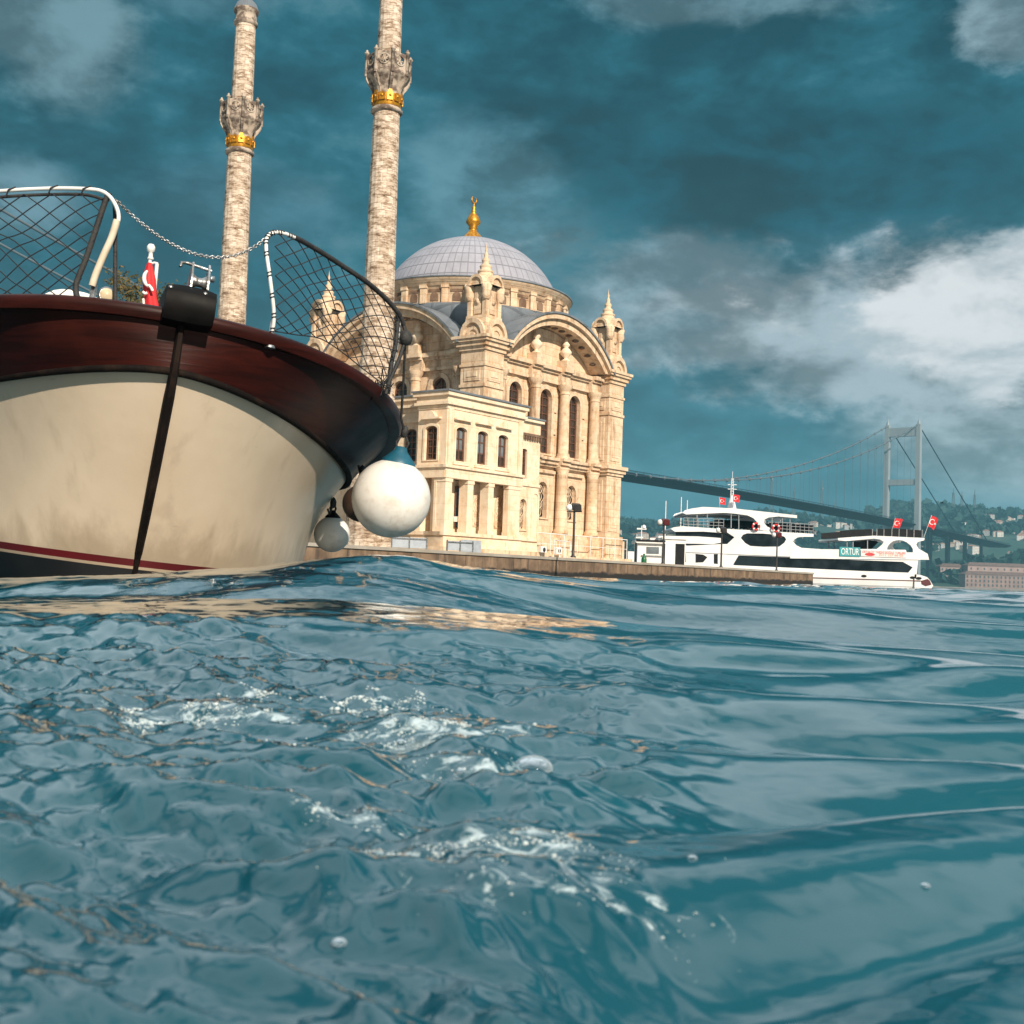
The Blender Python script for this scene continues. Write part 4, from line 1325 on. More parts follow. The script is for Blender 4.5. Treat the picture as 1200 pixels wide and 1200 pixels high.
# ------------------------------------------------------------------ ferry
YF, YB = 130.0, 138.0
ferry = thing("ferry", (33, 134, 0), "white three-deck passenger ferry with dark window band moored behind the quay end", "ferry")
FF = Frame((0, YF, 0), (1, 0, 0), (0, -1, 0))      # x along the ship, y towards us
FBk = Frame((0, YB, 0), (1, 0, 0), (0, 1, 0))
hx0, hx1 = (14.317,130,0.838)[0], (43.814,130,1.867)[0]


def hull_sec(x):
    q = (x - hx0) / (hx1 - hx0)
    wd = 4.05 * min(1.0, (max(q, 0) / 0.28) ** 0.6)
    return wd


zt = 1.75
hb = MB()
rows = []
for x in np.linspace(hx0 + 0.02, hx1, 34):
    wd = hull_sec(x)
    q = (x - hx0) / (hx1 - hx0)
    top = zt + 0.5 * max(0, 1 - q * 2.2)
    rows.append([(x, 134 - wd, top), (x, 134 - wd, 0.9), (x, 134 - wd * 0.97, 0.25), (x + 0.3 * (1 - q), 134 - wd * 0.8, -0.7), (x, 134 + wd * 0.8, -0.7), (x, 134 + wd * 0.97, 0.25), (x, 134 + wd, 0.9), (x, 134 + wd, top), (x, 134 - wd, top)])
hb.grid(rows, smooth=False)
hb.add(rows[-1][:-1], [tuple(range(8))])
hb.build("hull", M['ferry_white'], ferry)
sp = MB()
side = [(43.981,1.602),(44.61,1.548),(45.372,1.326),(45.703,0.959),(46.037,0.408),(45.825,0.142),(44.007,0.143)]
sp.prism(FF, side, 0.0, -8.0)
plat = sp.build("stern_platform", M['ferry_white'], ferry)
MB().prism(FF, [(44.729,0.925),(45.375,1.142),(45.617,0.956),(45.818,0.552),(45.226,0.38),(44.789,0.581)], 0.1, -0.05).build("quarter_fender", M['maroon'], plat)
MB().prism(FF, [(32.709,0.884),(44.675,0.945),(44.676,0.858),(32.711,0.787)], 0.09, -0.02).build("stripe", M['maroon'], ferry)
for (px_, py_) in ((38.461,130,1.216)[0::2], (43.751,130,1.234)[0::2], (44.449,130,1.184)[0::2]):
    MB().prism(FF, [(px_ + 0.30 * math.cos(a), py_ + 0.14 * math.sin(a)) for a in np.linspace(0, 2 * PI, 17)[:-1]], 0.10, -0.02).build("porthole", M['ferry_dark'], ferry)
# main deck house: white side with the long dark window let into it
win = [(24.239,1.963),(24.807,2.985),(42.681,2.903),(43.769,2.348),(43.26,1.699),(24.389,1.894)]
win[5] = (win[5][0], win[5][1])
lowwall = [(13.571,0.96),(13.505,3.185),(22.426,3.088),(44.348,3.184),(44.162,1.137),(22.486,0.826)]
d2 = [(20.107,2.988),(20.944,2.925),(21.416,2.663),(20.967,2.09),(20.133,2.024)]
d3 = [(22.094,3.02),(22.539,3.036),(22.567,1.96),(22.121,1.982)]
d1 = [(17.186,3.128),(19.044,3.118),(19.111,2.044),(17.253,2.053)]
for F_, nm in ((FF, 0), (FBk, 1)):
    MB().prism(F_, lowwall, 0.0, -0.14, [win, d1, d2, d3]).build("deck_house_side", M['ferry_white'], ferry)
    MB().prism(F_, win, -0.06, -0.1).build("window_band", M['ferry_glass'], ferry)
    for d_ in (d1, d2, d3):
        MB().prism(F_, d_, -0.09, -0.12).build("doorway", M['ferry_dark'], ferry)
# mullions inside the long window
mu = MB()
for k in range(1, 12):
    x = win[0][0] + (win[3][0] - win[0][0]) * k / 12
    mu.box(FF, x - 0.04, x + 0.04, -0.06, -0.045, win[0][1] - 0.3, win[0][1] + 1.1)
# fascia and stern shell of the middle deck
shell = [(30.366,3.866),(37.084,4.057),(37.734,4.123),(39.792,4.195),(40.325,4.669),(40.536,5.002),(40.097,5.258),(39.445,5.311),(36.415,4.945),(35.547,4.991),(35.541,5.24),(39.439,5.636),(44.973,5.569),(44.923,5.318),(44.222,5.131),(44.065,4.8),(44.343,4.376),(45.328,3.868),(45.502,3.224),(30.39,2.849)]
hole = [(40.877,4.168),(40.979,4.529),(41.243,4.897),(41.618,5.148),(42.05,5.261),(42.538,5.246),(43.03,5.057),(43.469,4.725),(43.715,4.354),(43.754,3.965),(43.05,3.941),(42.936,4.218)]
mid = [(22.819,5.834),(32.868,5.609),(32.894,5.293),(31.389,5.241),(30.892,5.019),(30.657,4.713),(31.038,4.299),(31.602,4.04),(33.741,3.966),(33.762,3.001),(24.284,3.097),(17.409,3.136),(17.393,3.692),(22.956,4.147),(23.513,4.166),(24.293,4.937)]
oval = [(24.982,4.887),(25.197,5.229),(25.62,5.411),(27.385,5.454),(29.155,5.349),(29.716,5.182),(29.927,4.911),(29.731,4.532),(29.184,4.085),(27.421,4.005),(26.025,4.049),(25.46,4.346)]
top = [(18.591,7.4),(18.807,7.687),(19.508,7.898),(20.805,8.13),(24.157,8.079),(31.056,7.575),(31.064,7.258),(29.014,7.373),(27.994,7.225),(27.534,6.986),(27.468,6.648),(27.832,6.233),(29.053,5.699),(27.098,5.816),(26.997,6.111),(26.762,6.624),(26.322,7.092),(25.664,7.368),(24.171,7.52),(23.054,7.556),(18.968,7.245)]
brow = [(17.34,5.587),(17.613,5.783),(18.631,5.949),(22.914,5.782),(22.924,5.373),(20.877,5.432),(17.812,5.306)]
bulw = [(16.02,4.805),(20.287,4.893),(22.808,4.8),(22.821,4.287),(21.92,4.104),(18.296,4.058),(17.704,3.655),(16.913,3.124),(16.069,3.095)]
for F_ in (FF, FBk):
    MB().prism(F_, shell, 0.12, -0.12, [hole]).build("stern_shell", M['ferry_white'], ferry)
    MB().prism(F_, mid, 0.10, -0.10, [oval]).build("middle_shell", M['ferry_white'], ferry)
    MB().prism(F_, top, 0.02, -0.16).build("top_shell", M['ferry_white'], ferry)
    MB().prism(F_, oval, -0.03, -0.05).build("oval_window", M['ferry_glass'], ferry)
    MB().prism(F_, bulw, 0.06, -0.1).build("bow_bulwark", M['ferry_white'], ferry)


def across(poly, nm, m, y0=-0.1, y1=-7.9):
    return MB().prism(FF, poly, y0, y1).build(nm, m, ferry)


across([(18.592,7.381),(19.05,7.639),(20.807,8.055),(24.159,8.004),(31.058,7.519),(31.061,7.37),(24.167,7.688),(18.967,7.282)], "top_roof", M['ferry_white'], 0.0, -8.0)
across([(18.688,7.254),(23.055,7.5),(25.665,7.33),(25.667,7.256),(23.058,7.407),(18.69,7.198)], "ceiling", M['ferry_grey'], -0.2, -7.8)
across(brow, "wheelhouse_brow", M['ferry_white'], 0.1, -8.1)
across([(17.906,5.29),(20.877,5.432),(23.11,5.379),(24.237,4.935),(23.662,4.171),(20.534,4.359),(17.956,4.809)], "wheelhouse_glass", M['ferry_glass'], -0.25, -7.7)
across([(23.1,5.788),(32.869,5.553),(32.872,5.423),(23.104,5.602)], "upper_deck", M['ferry_white'], -0.1, -7.9)
across([(17.401,3.395),(33.75,3.557),(33.753,3.409),(17.406,3.21)], "middle_deck", M['ferry_white'], -0.14, -7.86)
across([(30.381,3.238),(45.444,3.439),(45.446,3.331),(30.384,3.087)], "promenade_deck", M['ferry_white'], -0.12, -7.88)
across([(35.596,5.22),(39.44,5.604),(44.919,5.546),(44.922,5.416),(39.443,5.441),(35.599,5.09)], "stern_roof", M['ferry_white'], -0.12, -7.88)
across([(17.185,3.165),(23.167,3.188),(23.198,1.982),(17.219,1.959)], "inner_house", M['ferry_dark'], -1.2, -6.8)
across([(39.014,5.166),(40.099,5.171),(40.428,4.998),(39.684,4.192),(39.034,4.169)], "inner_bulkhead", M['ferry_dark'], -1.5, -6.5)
# posts, seats and rails
for (p0, p1) in ((((20.172,130,7.455)), ((20.214,130,5.874))), ((21.289,130,7.447), (21.329,130,5.913)), ((23.893,130,7.492), (23.933,130,5.91)), ((24.732,130,7.428), (24.772,130,5.847)), ((28.365,130,7.276), (28.4,130,5.787)), ((29.483,130,7.222), (29.52,130,5.64)), ((30.322,130,7.158), (30.356,130,5.67)), ((36.599,130,5.051), (36.62,130,4.029)), ((37.249,130,5.073), (37.27,130,4.052)), ((38.827,130,5.221), (38.849,130,4.107))):
    for yy in (-0.15, -7.8):
        MB().tube([(p0[0], YF - yy, p0[2]), (p1[0], YF - yy, p1[2])], 0.06, 6).build("deck_post", M['ferry_grey'], ferry)
for base in ([(23.376,130,5.872),(23.842,130,5.851),(24.307,130,5.849),(24.772,130,5.828),(25.237,130,5.826),(25.703,130,5.805),(26.168,130,5.802)], [(29.146,130,5.702),(29.612,130,5.681),(30.077,130,5.66),(30.542,130,5.658),(31.008,130,5.637),(31.473,130,5.634),(31.938,130,5.613),(32.403,130,5.611)]):
    for b_ in base:
        for k in (0.8, 3.0, 5.4):
            F_ = Frame((b_[0], YF + k, b_[2]), (1, 0, 0), (0, 1, 0))
            seats = MB()
            seats.box(F_, -0.85, 0.85, 0, 0.5, 0.35, 0.45)
            seats.box(F_, -0.85, 0.85, 0.42, 0.5, 0.45, 1.0)
            seats.box(F_, -0.75, -0.65, 0.05, 0.4, 0, 0.35)
            seats.box(F_, 0.65, 0.75, 0.05, 0.4, 0, 0.35)
            seats.build("bench", M['ferry_dark'], ferry)
for nm, pl_ in (("upper_rail", [(29.053,130,5.699),(32.869,130,5.571)]), ("front_rail", [(18.728,130,5.822),(23.1,130,5.788)])):
    rb = MB()
    a, b = Vector(pl_[0]), Vector(pl_[1])
    for yy in (0.05, 7.95):
        for hgt in (0.35, 0.7, 1.05):
            rb.tube([a + Vector((0, yy, hgt)), b + Vector((0, yy, hgt))], 0.035, 5)
        for k in range(9):
            p = a.lerp(b, k / 8)
            rb.tube([p + Vector((0, yy, 0)), p + Vector((0, yy, 1.05))], 0.035, 5)
    rb.build(nm, M['ferry_grey'], ferry)
# dark canvas screens round the sun deck at the stern
for poly in ([(35.796,6.03),(37.474,6.241),(39.273,6.347),(39.288,5.609),(35.81,5.379)], [(39.804,6.387),(40.509,6.423),(40.523,5.685),(39.818,5.671)], [(40.596,6.426),(41.376,6.453),(41.391,5.672),(40.61,5.677)], [(41.463,6.456),(42.158,6.47),(42.173,5.656),(41.478,5.675)], [(42.244,6.473),(43.004,6.477),(43.019,5.642),(42.259,5.659)], [(43.091,6.47),(43.786,6.45),(43.8,5.626),(43.106,5.645)], [(43.873,6.443),(44.687,6.406),(44.701,5.603),(43.887,5.618)]):
    for F_ in (FF, FBk):
        MB().prism(F_, poly, -0.02, -0.10).build("deck_screen", M['ferry_dark'], ferry)
rl = MB()
for F_ in (FF, FBk):
    for (x, z) in [(39.313,5.415),(39.8,5.465),(40.57,5.481),(41.438,5.489),(42.219,5.495),(43.065,5.503),(43.846,5.508),(44.735,5.518)]:
        rl.box(F_, x - 0.035, x + 0.035, 0.0, -0.12, z - 0.3, z + 0.95)
rl.build("screen_posts", M['steel'], ferry)
# mast with radar
mz = (24.654,134,8.58)
ms = MB()
ms.lathe(Frame((mz[0], 134, mz[2] - 0.3), (1, 0, 0), (0, 1, 0)), [(0.55, 0), (0.42, 0.5), (0.25, 1.2), (0.1, 1.5)], 10)
hgt = 3.9
for sx, sy in ((-1, -1), (1, -1), (1, 1), (-1, 1)):
    ms.tube([(mz[0] + sx * 0.16, 134 + sy * 0.16, mz[2] + 1.0), (mz[0] + sx * 0.08, 134 + sy * 0.08, mz[2] + hgt - 0.8)], 0.03, 5)
for k in range(6):
    z = mz[2] + 1.2 + 0.32 * k
    ms.tube([(mz[0] - 0.15, 133.85, z), (mz[0] + 0.15, 133.85, z + 0.3)], 0.02, 4)
    ms.tube([(mz[0] + 0.15, 133.85, z), (mz[0] - 0.15, 133.85, z + 0.3)], 0.02, 4)
ms.tube([(mz[0], 134, mz[2] + 2.8), (mz[0], 134, mz[2] + hgt)], 0.03, 5)
for z in (1.9, 2.4):
    ms.tube([(mz[0] - 0.5, 134, mz[2] + z), (mz[0] + 0.5, 134, mz[2] + z)], 0.04, 5)
ms.build("mast", M['ferry_white'], ferry)

flag((23.229,133.5,8.359), (23.152,133.5,9.458), 0.75, 0.75, "small red flag on the left of the mast foot on the ferry's top roof", 0.1)
flag((24.47,132.5,8.585), (24.516,132.5,9.775), 0.8, 0.8, "small red flag just right of the mast on the ferry's top roof", 0.1)
flag((41.389,130.2,5.875), (41.822,130.2,7.615), 0.92, 1.05, "red flag with crescent flying above the dark screens of the ferry's stern sun deck", 0.05)
flag((45.083,130.5,5.641), (45.882,130.5,8.042), 0.82, 1.25, "red flag on a slanting white staff at the very stern of the ferry", 0.45)


def life_ring(c_, r_, label):
    F_ = Frame(c_, (1, 0, 0), (0, 0, 1), (0, -1, 0))
    t = thing("life_ring", c_, label, "life ring", "life rings on the ferry rails")
    a = MB()
    a.tube([F_(r_ * math.cos(q), r_ * math.sin(q), 0) for q in np.linspace(0, 2 * PI, 25)[:-1]], r_ * 0.3, 8, closed=True)
    a.build("ring", M['red'], t)
    for k in range(4):
        b = MB()
        q0 = PI / 4 + k * PI / 2
        b.tube([F_(r_ * math.cos(q), r_ * math.sin(q), 0) for q in np.linspace(q0 - 0.2, q0 + 0.2, 5)], r_ * 0.33, 8)
        b.build("white_band", M['flag_white'], t)


life_ring((26.542,129.6,6.172), 0.36, "red and white life ring under the ferry's top roof, left of its curved white pillar")
life_ring((28.723,129.6,6.063), 0.36, "red and white life ring under the ferry's top roof, right of its curved white pillar")


def text(name, body, size, loc, m, parent, width=None):
    cu = bpy.data.curves.new(name, 'FONT')
    cu.body = body
    cu.size = size
    cu.extrude = 0.012
    cu.align_x = 'CENTER'
    cu.align_y = 'CENTER'
    ob = bpy.data.objects.new(name, cu)
    me = bpy.data.meshes.new_from_object(ob)
    bpy.data.objects.remove(ob)
    me.materials.clear()
    me.materials.append(m)
    xs = [v.co.x for v in me.vertices]
    s_ = 1.0 if not width else width / (max(xs) - min(xs))
    for v in me.vertices:
        v.co.x *= s_
    o = bpy.data.objects.new(name, me)
    COL.objects.link(o)
    o.rotation_euler = (PI / 2, 0, 0)
    o.parent = parent
    o.location = Vector(loc) - parent_origin(parent)
    return o


b0, b1 = (35.724,129.8,4.226), (37.971,129.8,3.256)
bn = thing("banner", ((b0[0] + b1[0]) / 2, 129.8, b1[2]), "teal banner with the white word ORTUR on the ferry's side", "banner")
MB().box(W0, b0[0], b1[0], 129.78, 129.86, b1[2] + 0.02, b0[2] + 0.07).build("board", M['teal_board'], bn, bevel=0.01)
text("lettering", "ORTUR", 1.0, ((b0[0] + b1[0]) / 2, 129.775, (b1[2] + b0[2]) / 2 + 0.03), M['flag_white'], bn, (b1[0] - b0[0]) * 0.86)
b0, b1 = (38.048,129.8,4.047), (42.98,129.8,3.274)
bn = thing("banner", ((b0[0] + b1[0]) / 2, 129.8, b1[2]), "long pale banner with small red writing, right of the teal one on the ferry", "banner")
MB().box(W0, b0[0], b1[0], 129.78, 129.86, b1[2] + 0.07, b0[2]).build("board", M['pale_board'], bn)
xc = (b0[0] + b1[0]) / 2
text("lettering", "ORTAKÖY TARİHİ BOĞAZ TURLARI", 0.36, (xc, 129.775, b0[2] - 0.22), M['red_ink'], bn, (b1[0] - b0[0]) * 0.95)
text("phone_number", "0212 227 66 05", 0.36, (xc + 0.8, 129.775, b1[2] + 0.30), M['gold_ink'], bn, 2.6)
MB().prism(Frame((xc - 1.5, 129.78, b1[2] + 0.30), (1, 0, 0), (0, -1, 0)), [(0.55 * math.cos(a), 0.17 * math.sin(a)) for a in np.linspace(0, 2 * PI, 21)[:-1]], 0.0, 0.01).build("oval_badge", M['red_ink'], bn)

# ------------------------------------------------------------------ things on the quay
def lamp_post(foot, hgt, label, head_m, side=1):
    x, y = foot
    t = thing("lamp_post", (x, y, QZ), label, "lamp post", "lamp posts along the quay edge")
    p = MB()
    p.lathe(Frame((x, y, QZ), (1, 0, 0), (0, 1, 0)), [(0.16, 0), (0.16, 0.06), (0.09, 0.12), (0.075, 0.5), (0.06, hgt)], 10)
    p.build("pole", M['iron'], t)
    b = MB()
    b.box(Frame((x, y, QZ + hgt), (1, 0, 0), (0, 1, 0)), -0.45, 0.45, -0.04, 0.04, 0, 0.06)
    b.build("crossbar", M['iron'], t)
    G = Frame((x + 0.12 * side, y - 0.05, QZ + hgt + 0.28), Vector((0.9, 0.35, 0)).normalized(), Vector((-0.35, 0.9, 0.35)).normalized(), Vector((-0.1, -0.3, 0.95)).normalized())
    f_ = MB()
    f_.box(G, -0.24, 0.24, -0.16, 0.14, -0.2, 0.2)
    f_.box(G, -0.2, 0.2, -0.19, -0.16, -0.16, 0.16)
    for k in range(4):
        f_.box(G, -0.2, 0.2, 0.14, 0.2, -0.15 + 0.09 * k, -0.12 + 0.09 * k)
    f_.tube([(x + 0.12 * side, y, QZ + hgt + 0.02), G(0, 0.1, -0.2)], 0.03, 6)
    f_.build("floodlight", head_m, t)
    g = MB()
    g.lathe(Frame((x - 0.3 * side, y, QZ + hgt + 0.06), (1, 0, 0), (0, 1, 0)), [(0.05, 0), (0.17, 0.06), (0.21, 0.2), (0.15, 0.34), (0, 0.4)], 12)
    g.build("globe", M['white_paint'], t)
    return t


def edge_y(u): return 66.9 / (1 - 0.001229 * u)


lamp_post(((3.609,69,1.309)[0], 69.0), 2.62, "black lamp post on the quay in front of the mosque wall", M['iron'])
lamp_post(((11.051,86.5,1.311)[0], 86.5), 2.78, "black lamp post beside the white kiosk left of the ferry", M['maroon'])
lamp_post(((17.103,97,1.466)[0], 97.0), 2.78, "black lamp post in front of the ferry's bow doors, third from the mosque", M['iron'])
lamp_post(((24.391,109.5,1.644)[0], 109.5), 3.05, "black lamp post in front of the ferry's long dark window, farthest from the mosque", M['maroon'])

# white fence and steps by the mosque base
def railing(p0, p1, hgt, label, n, lean=0.0):
    p0, p1 = Vector(p0), Vector(p1)
    t = thing("railing", p0, label, "railing")
    a = MB()
    a.tube([p0 + Vector((0, 0, hgt)), p1 + Vector((0, 0, hgt))], 0.03, 6)
    a.tube([p0 + Vector((0, 0, hgt * 0.5)), p1 + Vector((0, 0, hgt * 0.5))], 0.018, 6)
    a.build("rails", M['white_paint'], t)
    for k in range(n):
        q = p0.lerp(p1, k / (n - 1))
        MB().tube([q, q + Vector((0, 0, hgt))], 0.025, 6).build("post", M['white_paint'], t)
    return t


railing(MF(3.2, -0.9, 1.5), MF(15.6, -0.9, 1.5), 1.35, "white tubular railing along the foot of the mosque's right-hand wall", 9)
railing(((2.549,70.5,1.494)[0], 70.5, QZ), ((3.661,73.5,1.372)[0], 73.5, QZ), 1.0, "low white railing beside the dark-posted lamp in front of the mosque", 4)
g1 = MB()
hz_ = Frame(MF(4.3, -1.05, 1.5), FRd, FRn)
for (x0_, x1_) in ((2.2, 3.0), (4.6, 5.4)):
    pass
t = thing("wall_cabinet", FRf(6.6, 0.9, 2.1), "small white air-conditioner boxes fixed by the mosque's base railing", "air conditioner")
for x0_ in (5.2, 6.9):
    MB().box(FRf, x0_, x0_ + 0.6, 0.75, 1.0, 1.55, 2.0).build("casing", M['white_paint'], t, bevel=0.03)
    MB().lathe(Frame(FRf(x0_ + 0.3, 1.0, 1.78), FRd, Vector((0, 0, 1)), FRn), [(0.15, 0), (0.15, 0.02), (0.0, 0.03)], 14).build("fan_grille", M['iron'], t)

# grey-blue hoarding panels standing at the foot of the wing
def panel(p0, p1, hgt, label):
    p0, p1 = Vector(p0), Vector(p1)
    t = thing("hoarding_panel", p0, label, "panel")
    d = (p1 - p0).normalized()
    F_ = Frame(p0, d, Vector((d.y, -d.x, 0)))
    Ln = (p1 - p0).length
    MB().box(F_, 0, Ln, -0.04, 0.04, 0.08, hgt).build("sheet", M['shutter_blue'], t, bevel=0.01)
    b = MB()
    for x in (0.0, Ln / 2, Ln):
        b.box(F_, x - 0.035, x + 0.035, 0.04, 0.09, 0, hgt + 0.04)
    b.box(F_, 0, Ln, 0.04, 0.08, hgt - 0.1, hgt - 0.03)
    b.build("batten", M['steel'], t)


panel(((-6.11,61,1.123)[0], 61.0, QZ), ((-4.397,62,1.201)[0], 62.0, QZ), 0.62, "grey-blue panel standing on the quay behind the big white buoy")
panel(((-3.42,63.6,1.218)[0], 63.6, QZ), ((-2.091,64.6,1.281)[0], 64.6, QZ), 0.58, "grey-blue panel standing on the quay below the mosque portico")

# white kiosk between mosque and ferry
kx0, kx1 = (8.962,93,1.289)[0], (11.882,93,1.391)[0]
kiosk = thing("kiosk", ((kx0 + kx1) / 2, 94, QZ), "low white quayside kiosk with a dark roof edge, between mosque and ferry", "kiosk")
kz = (10.37,93,3.132)[2]
k = MB()
k.box(W0, kx0 + 0.9, kx1, 93.0, 95.4, QZ, kz - 0.25)
k.build("cabin", M['white_paint'], kiosk)
MB().box(W0, kx0 + 0.7, kx1 + 0.15, 92.7, 95.7, kz - 0.25, kz).build("roof", M['white_paint'], kiosk, bevel=0.03)
MB().box(W0, kx0 + 0.75, kx1 + 0.1, 92.66, 92.7, kz - 0.12, kz + 0.03).build("roof_edge", M['ferry_dark'], kiosk)
MB().box(W0, kx0 + 1.6, kx1 - 0.35, 92.96, 93.0, QZ + 0.85, kz - 0.5).build("window", M['glass_grey'], kiosk)
for x in (kx0 + 0.75, kx1 + 0.05):
    MB().tube([(x, 92.75, QZ), (x, 92.75, kz - 0.2)], 0.06, 8).build("post", M['ferry_dark'], kiosk)
MB().box(W0, kx0 + 1.2, kx1 - 0.1, 92.9, 93.0, QZ + 0.62, QZ + 0.72).build("counter", M['steel'], kiosk)
x0_, x1_ = (12.648,99,1.465)[0], (14.485,99,1.529)[0]
sh = thing("storage_cabin", ((x0_ + x1_) / 2, 100, QZ), "white flat-roofed cabin behind the second lamp post, in front of the ferry's bow", "cabin")
z1_ = (13.507,99,3.617)[2]
MB().box(W0, x0_, x1_, 99.0, 101.5, QZ, z1_ - 0.15).build("wall", M['white_paint'], sh)
MB().box(W0, x0_ - 0.15, x1_ + 0.15, 98.85, 101.65, z1_ - 0.15, z1_).build("roof", M['white_paint'], sh, bevel=0.03)
MB().box(W0, x0_ + 1.0, x0_ + 1.75, 98.96, 99.0, QZ + 0.06, z1_ - 0.5).build("door", M['ferry_dark'], sh)
bx = (9.776,87.5,1.212)
bin_ = MB()
bin_.lathe(Frame((bx[0], 87.5, QZ), (1, 0, 0), (0, 1, 0)), [(0.02, 0), (0.17, 0.0), (0.2, 0.07), (0.2, 0.32), (0.17, 0.44), (0.085, 0.53), (0.065, 0.66), (0.08, 0.67), (0.08, 0.72), (0, 0.73)], 16)
tag(bin_.build("bottle_bin", M['green_bin'], None, origin=(bx[0], 87.5, QZ)), "green bottle-shaped bin standing on the quay before the white kiosk", "bin")


def yacht(x, y, mast_h, label, ln=9.0, extra=False):
    t = thing("sailing_yacht", (x, y, 0), label, "yacht", "yachts moored behind the kiosk")
    rows = []
    for q in np.linspace(0, 1, 13):
        wd = 1.4 * math.sin(PI * min(1, q * 0.72 + 0.28)) ** 0.7 if q < 0.999 else 0.03
        wd = max(0.03, 1.4 * (1 - abs(q - 0.4) ** 2.2 * 2.4))
        xx = x - ln * 0.4 + ln * q
        rows.append([(xx, y - wd, 1.2 + 0.3 * q), (xx, y - wd * 0.9, 0.3), (xx, y, -0.5), (xx, y + wd * 0.9, 0.3), (xx, y + wd, 1.2 + 0.3 * q), (xx, y - wd, 1.2 + 0.3 * q)])
    MB().grid(rows).build("hull", M['white_paint'], t)
    MB().prism(Frame((x, y, 1.2), (1, 0, 0), (0, 1, 0)), [(-2.4, 0), (1.8, 0), (1.2, 0.55), (-2.0, 0.7)], -0.8, 0.8).build("cabin", M['white_paint'], t)
    b = MB().tube([(x, y, 1.2), (x, y, mast_h)], [0.09, 0.06], 8)
    b.tube([(x, y, 2.4), (x - 3.6, y, 2.3)], 0.07, 6)
    b.tube([(x, y - 0.7, mast_h * 0.6), (x, y + 0.7, mast_h * 0.6)], 0.03, 5)
    b.build("mast", M['white_paint'], t)
    if extra:
        r_ = MB()
        r_.box(Frame((x, y, mast_h), (1, 0, 0), (0, 1, 0)), -0.6, 0.6, -0.1, 0.1, -0.5, -0.3)
        r_.lathe(Frame((x + 0.3, y, mast_h - 0.3), (1, 0, 0), (0, 1, 0)), [(0.25, 0), (0.25, 0.25), (0.1, 0.4), (0, 0.42)], 10)
        r_.box(Frame((x - 0.2, y, mast_h - 1.5), (1, 0, 0), (0, 1, 0)), -0.5, 0.4, -0.1, 0.1, -0.1, 0.1)
        r_.build("radar", M['white_paint'], t)


yacht((16.347,150,6.817)[0], 150, (16.35,150,6.71)[2], "white motor yacht with a stubby radar mast behind the kiosk", 8, True)
yacht((19.569,152,10.278)[0], 152, (19.575,152,10.06)[2], "moored yacht whose white mast rises behind the second lamp post", 9)
yacht((22.086,156,10.836)[0], 156, (22.085,156,10.892)[2], "moored yacht with the tall white mast at the ferry's bow", 9)
yacht((23.464,160,10.791)[0], 160, (23.464,160,10.791)[2], "moored yacht with the shorter white mast just behind the ferry's top roof", 9)

# ------------------------------------------------------------------ olive tree behind the boat
tx, ty = -15.9, 50.0
tree = thing("olive_tree", (tx, ty, QZ), "small olive-green tree behind the boat's bow, left of the first minaret", "tree")
tk = MB()
tk.tube([(tx, ty, QZ - 0.1), (tx + 0.15, ty, 4), (tx - 0.1, ty + 0.1, 8), (tx + 0.1, ty, 10.6)], [0.28, 0.22, 0.17, 0.11], 10)
tips = []
rt = random.Random(21)
for k in range(26):
    a = rt.uniform(0, 2 * PI)
    z0_ = rt.uniform(8.0, 10.6)
    ln = rt.uniform(1.3, 2.6)
    p0 = Vector((tx, ty, z0_))
    d = Vector((math.cos(a), math.sin(a), rt.uniform(0.35, 1.4))).normalized()
    p1 = p0 + d * ln * 0.55 + Vector((0, 0, 0.1))
    p2 = p0 + d * ln
    tk.tube([p0, p1, p2], [0.06, 0.035, 0.012], 5)
    tips += [p1, p2, p0.lerp(p2, 0.8)]
tk.build("trunk", M['bark'], tree)
lf = MB()
for p in tips:
    for _ in range(60):
        c0 = p + Vector((rt.gauss(0, 0.30), rt.gauss(0, 0.30), rt.gauss(0, 0.26)))
        a = Vector((rt.gauss(0, 1), rt.gauss(0, 1), rt.gauss(0.2, 1))).normalized() * rt.uniform(0.08, 0.15)
        b = a.cross(Vector((rt.gauss(0, 1), rt.gauss(0, 1), rt.gauss(0, 1)))).normalized() * rt.uniform(0.025, 0.045)
        lf.add([c0 - a, c0 - b, c0 + a, c0 + b], [(0, 1, 2, 3)])
lf.build("crown", M['leaf'], tree)

# ------------------------------------------------------------------ the wooden boat
BETA, HEEL = 0.381, 0.0861
S0 = Vector((-1.4226, 5.0, 1.2771))
aft = Vector((-math.sin(BETA), math.cos(BETA), 0))
lat0 = Vector((math.cos(BETA), math.sin(BETA), 0))
lat = lat0 * math.cos(HEEL) - Vector((0, 0, 1)) * math.sin(HEEL)
upv = lat0 * math.sin(HEEL) + Vector((0, 0, 1)) * math.cos(HEEL)
BT = Frame(S0, aft, lat, upv)                       # x aft, y to the right-hand side, z up the tilted hull
LB = 2.4904
CUR = {'sheer': (0.0, 0.0, 1.4964, 2.1313, 0.097, 0.0034), 'knuckle': (0.0199, -0.23, 1.3343, 1.5931, 0.1555, 0.0363), 'water': (0.523, -1.0315, 1.1622, 2.0, -0.0351, 0.0)}
STERN = 9.0


def edge(nm, q, off=0.0, dz=0.0):
    """local point on one of the hull's lines; q 0..1 over the bow, 1..2 along the straight side"""
    a0, z0, B, p, d1, d2 = CUR[nm]
    if q <= 1:
        A = q * LB
        b = B * max(1 - (1 - q) ** p, 0) ** (1 / p)
        z = z0 - d1 * A + d2 * A * A
    else:
        A = LB + (q - 1) * (STERN - LB)
        b = B * (1 - 0.22 * (q - 1) ** 2)
        zl = z0 - d1 * LB + d2 * LB * LB
        z = zl + (q - 1) * 0.05
    return Vector((a0 + A, b + off, z + dz))


def P3(v, side): return BT(v.x, side * v.y, v.z)


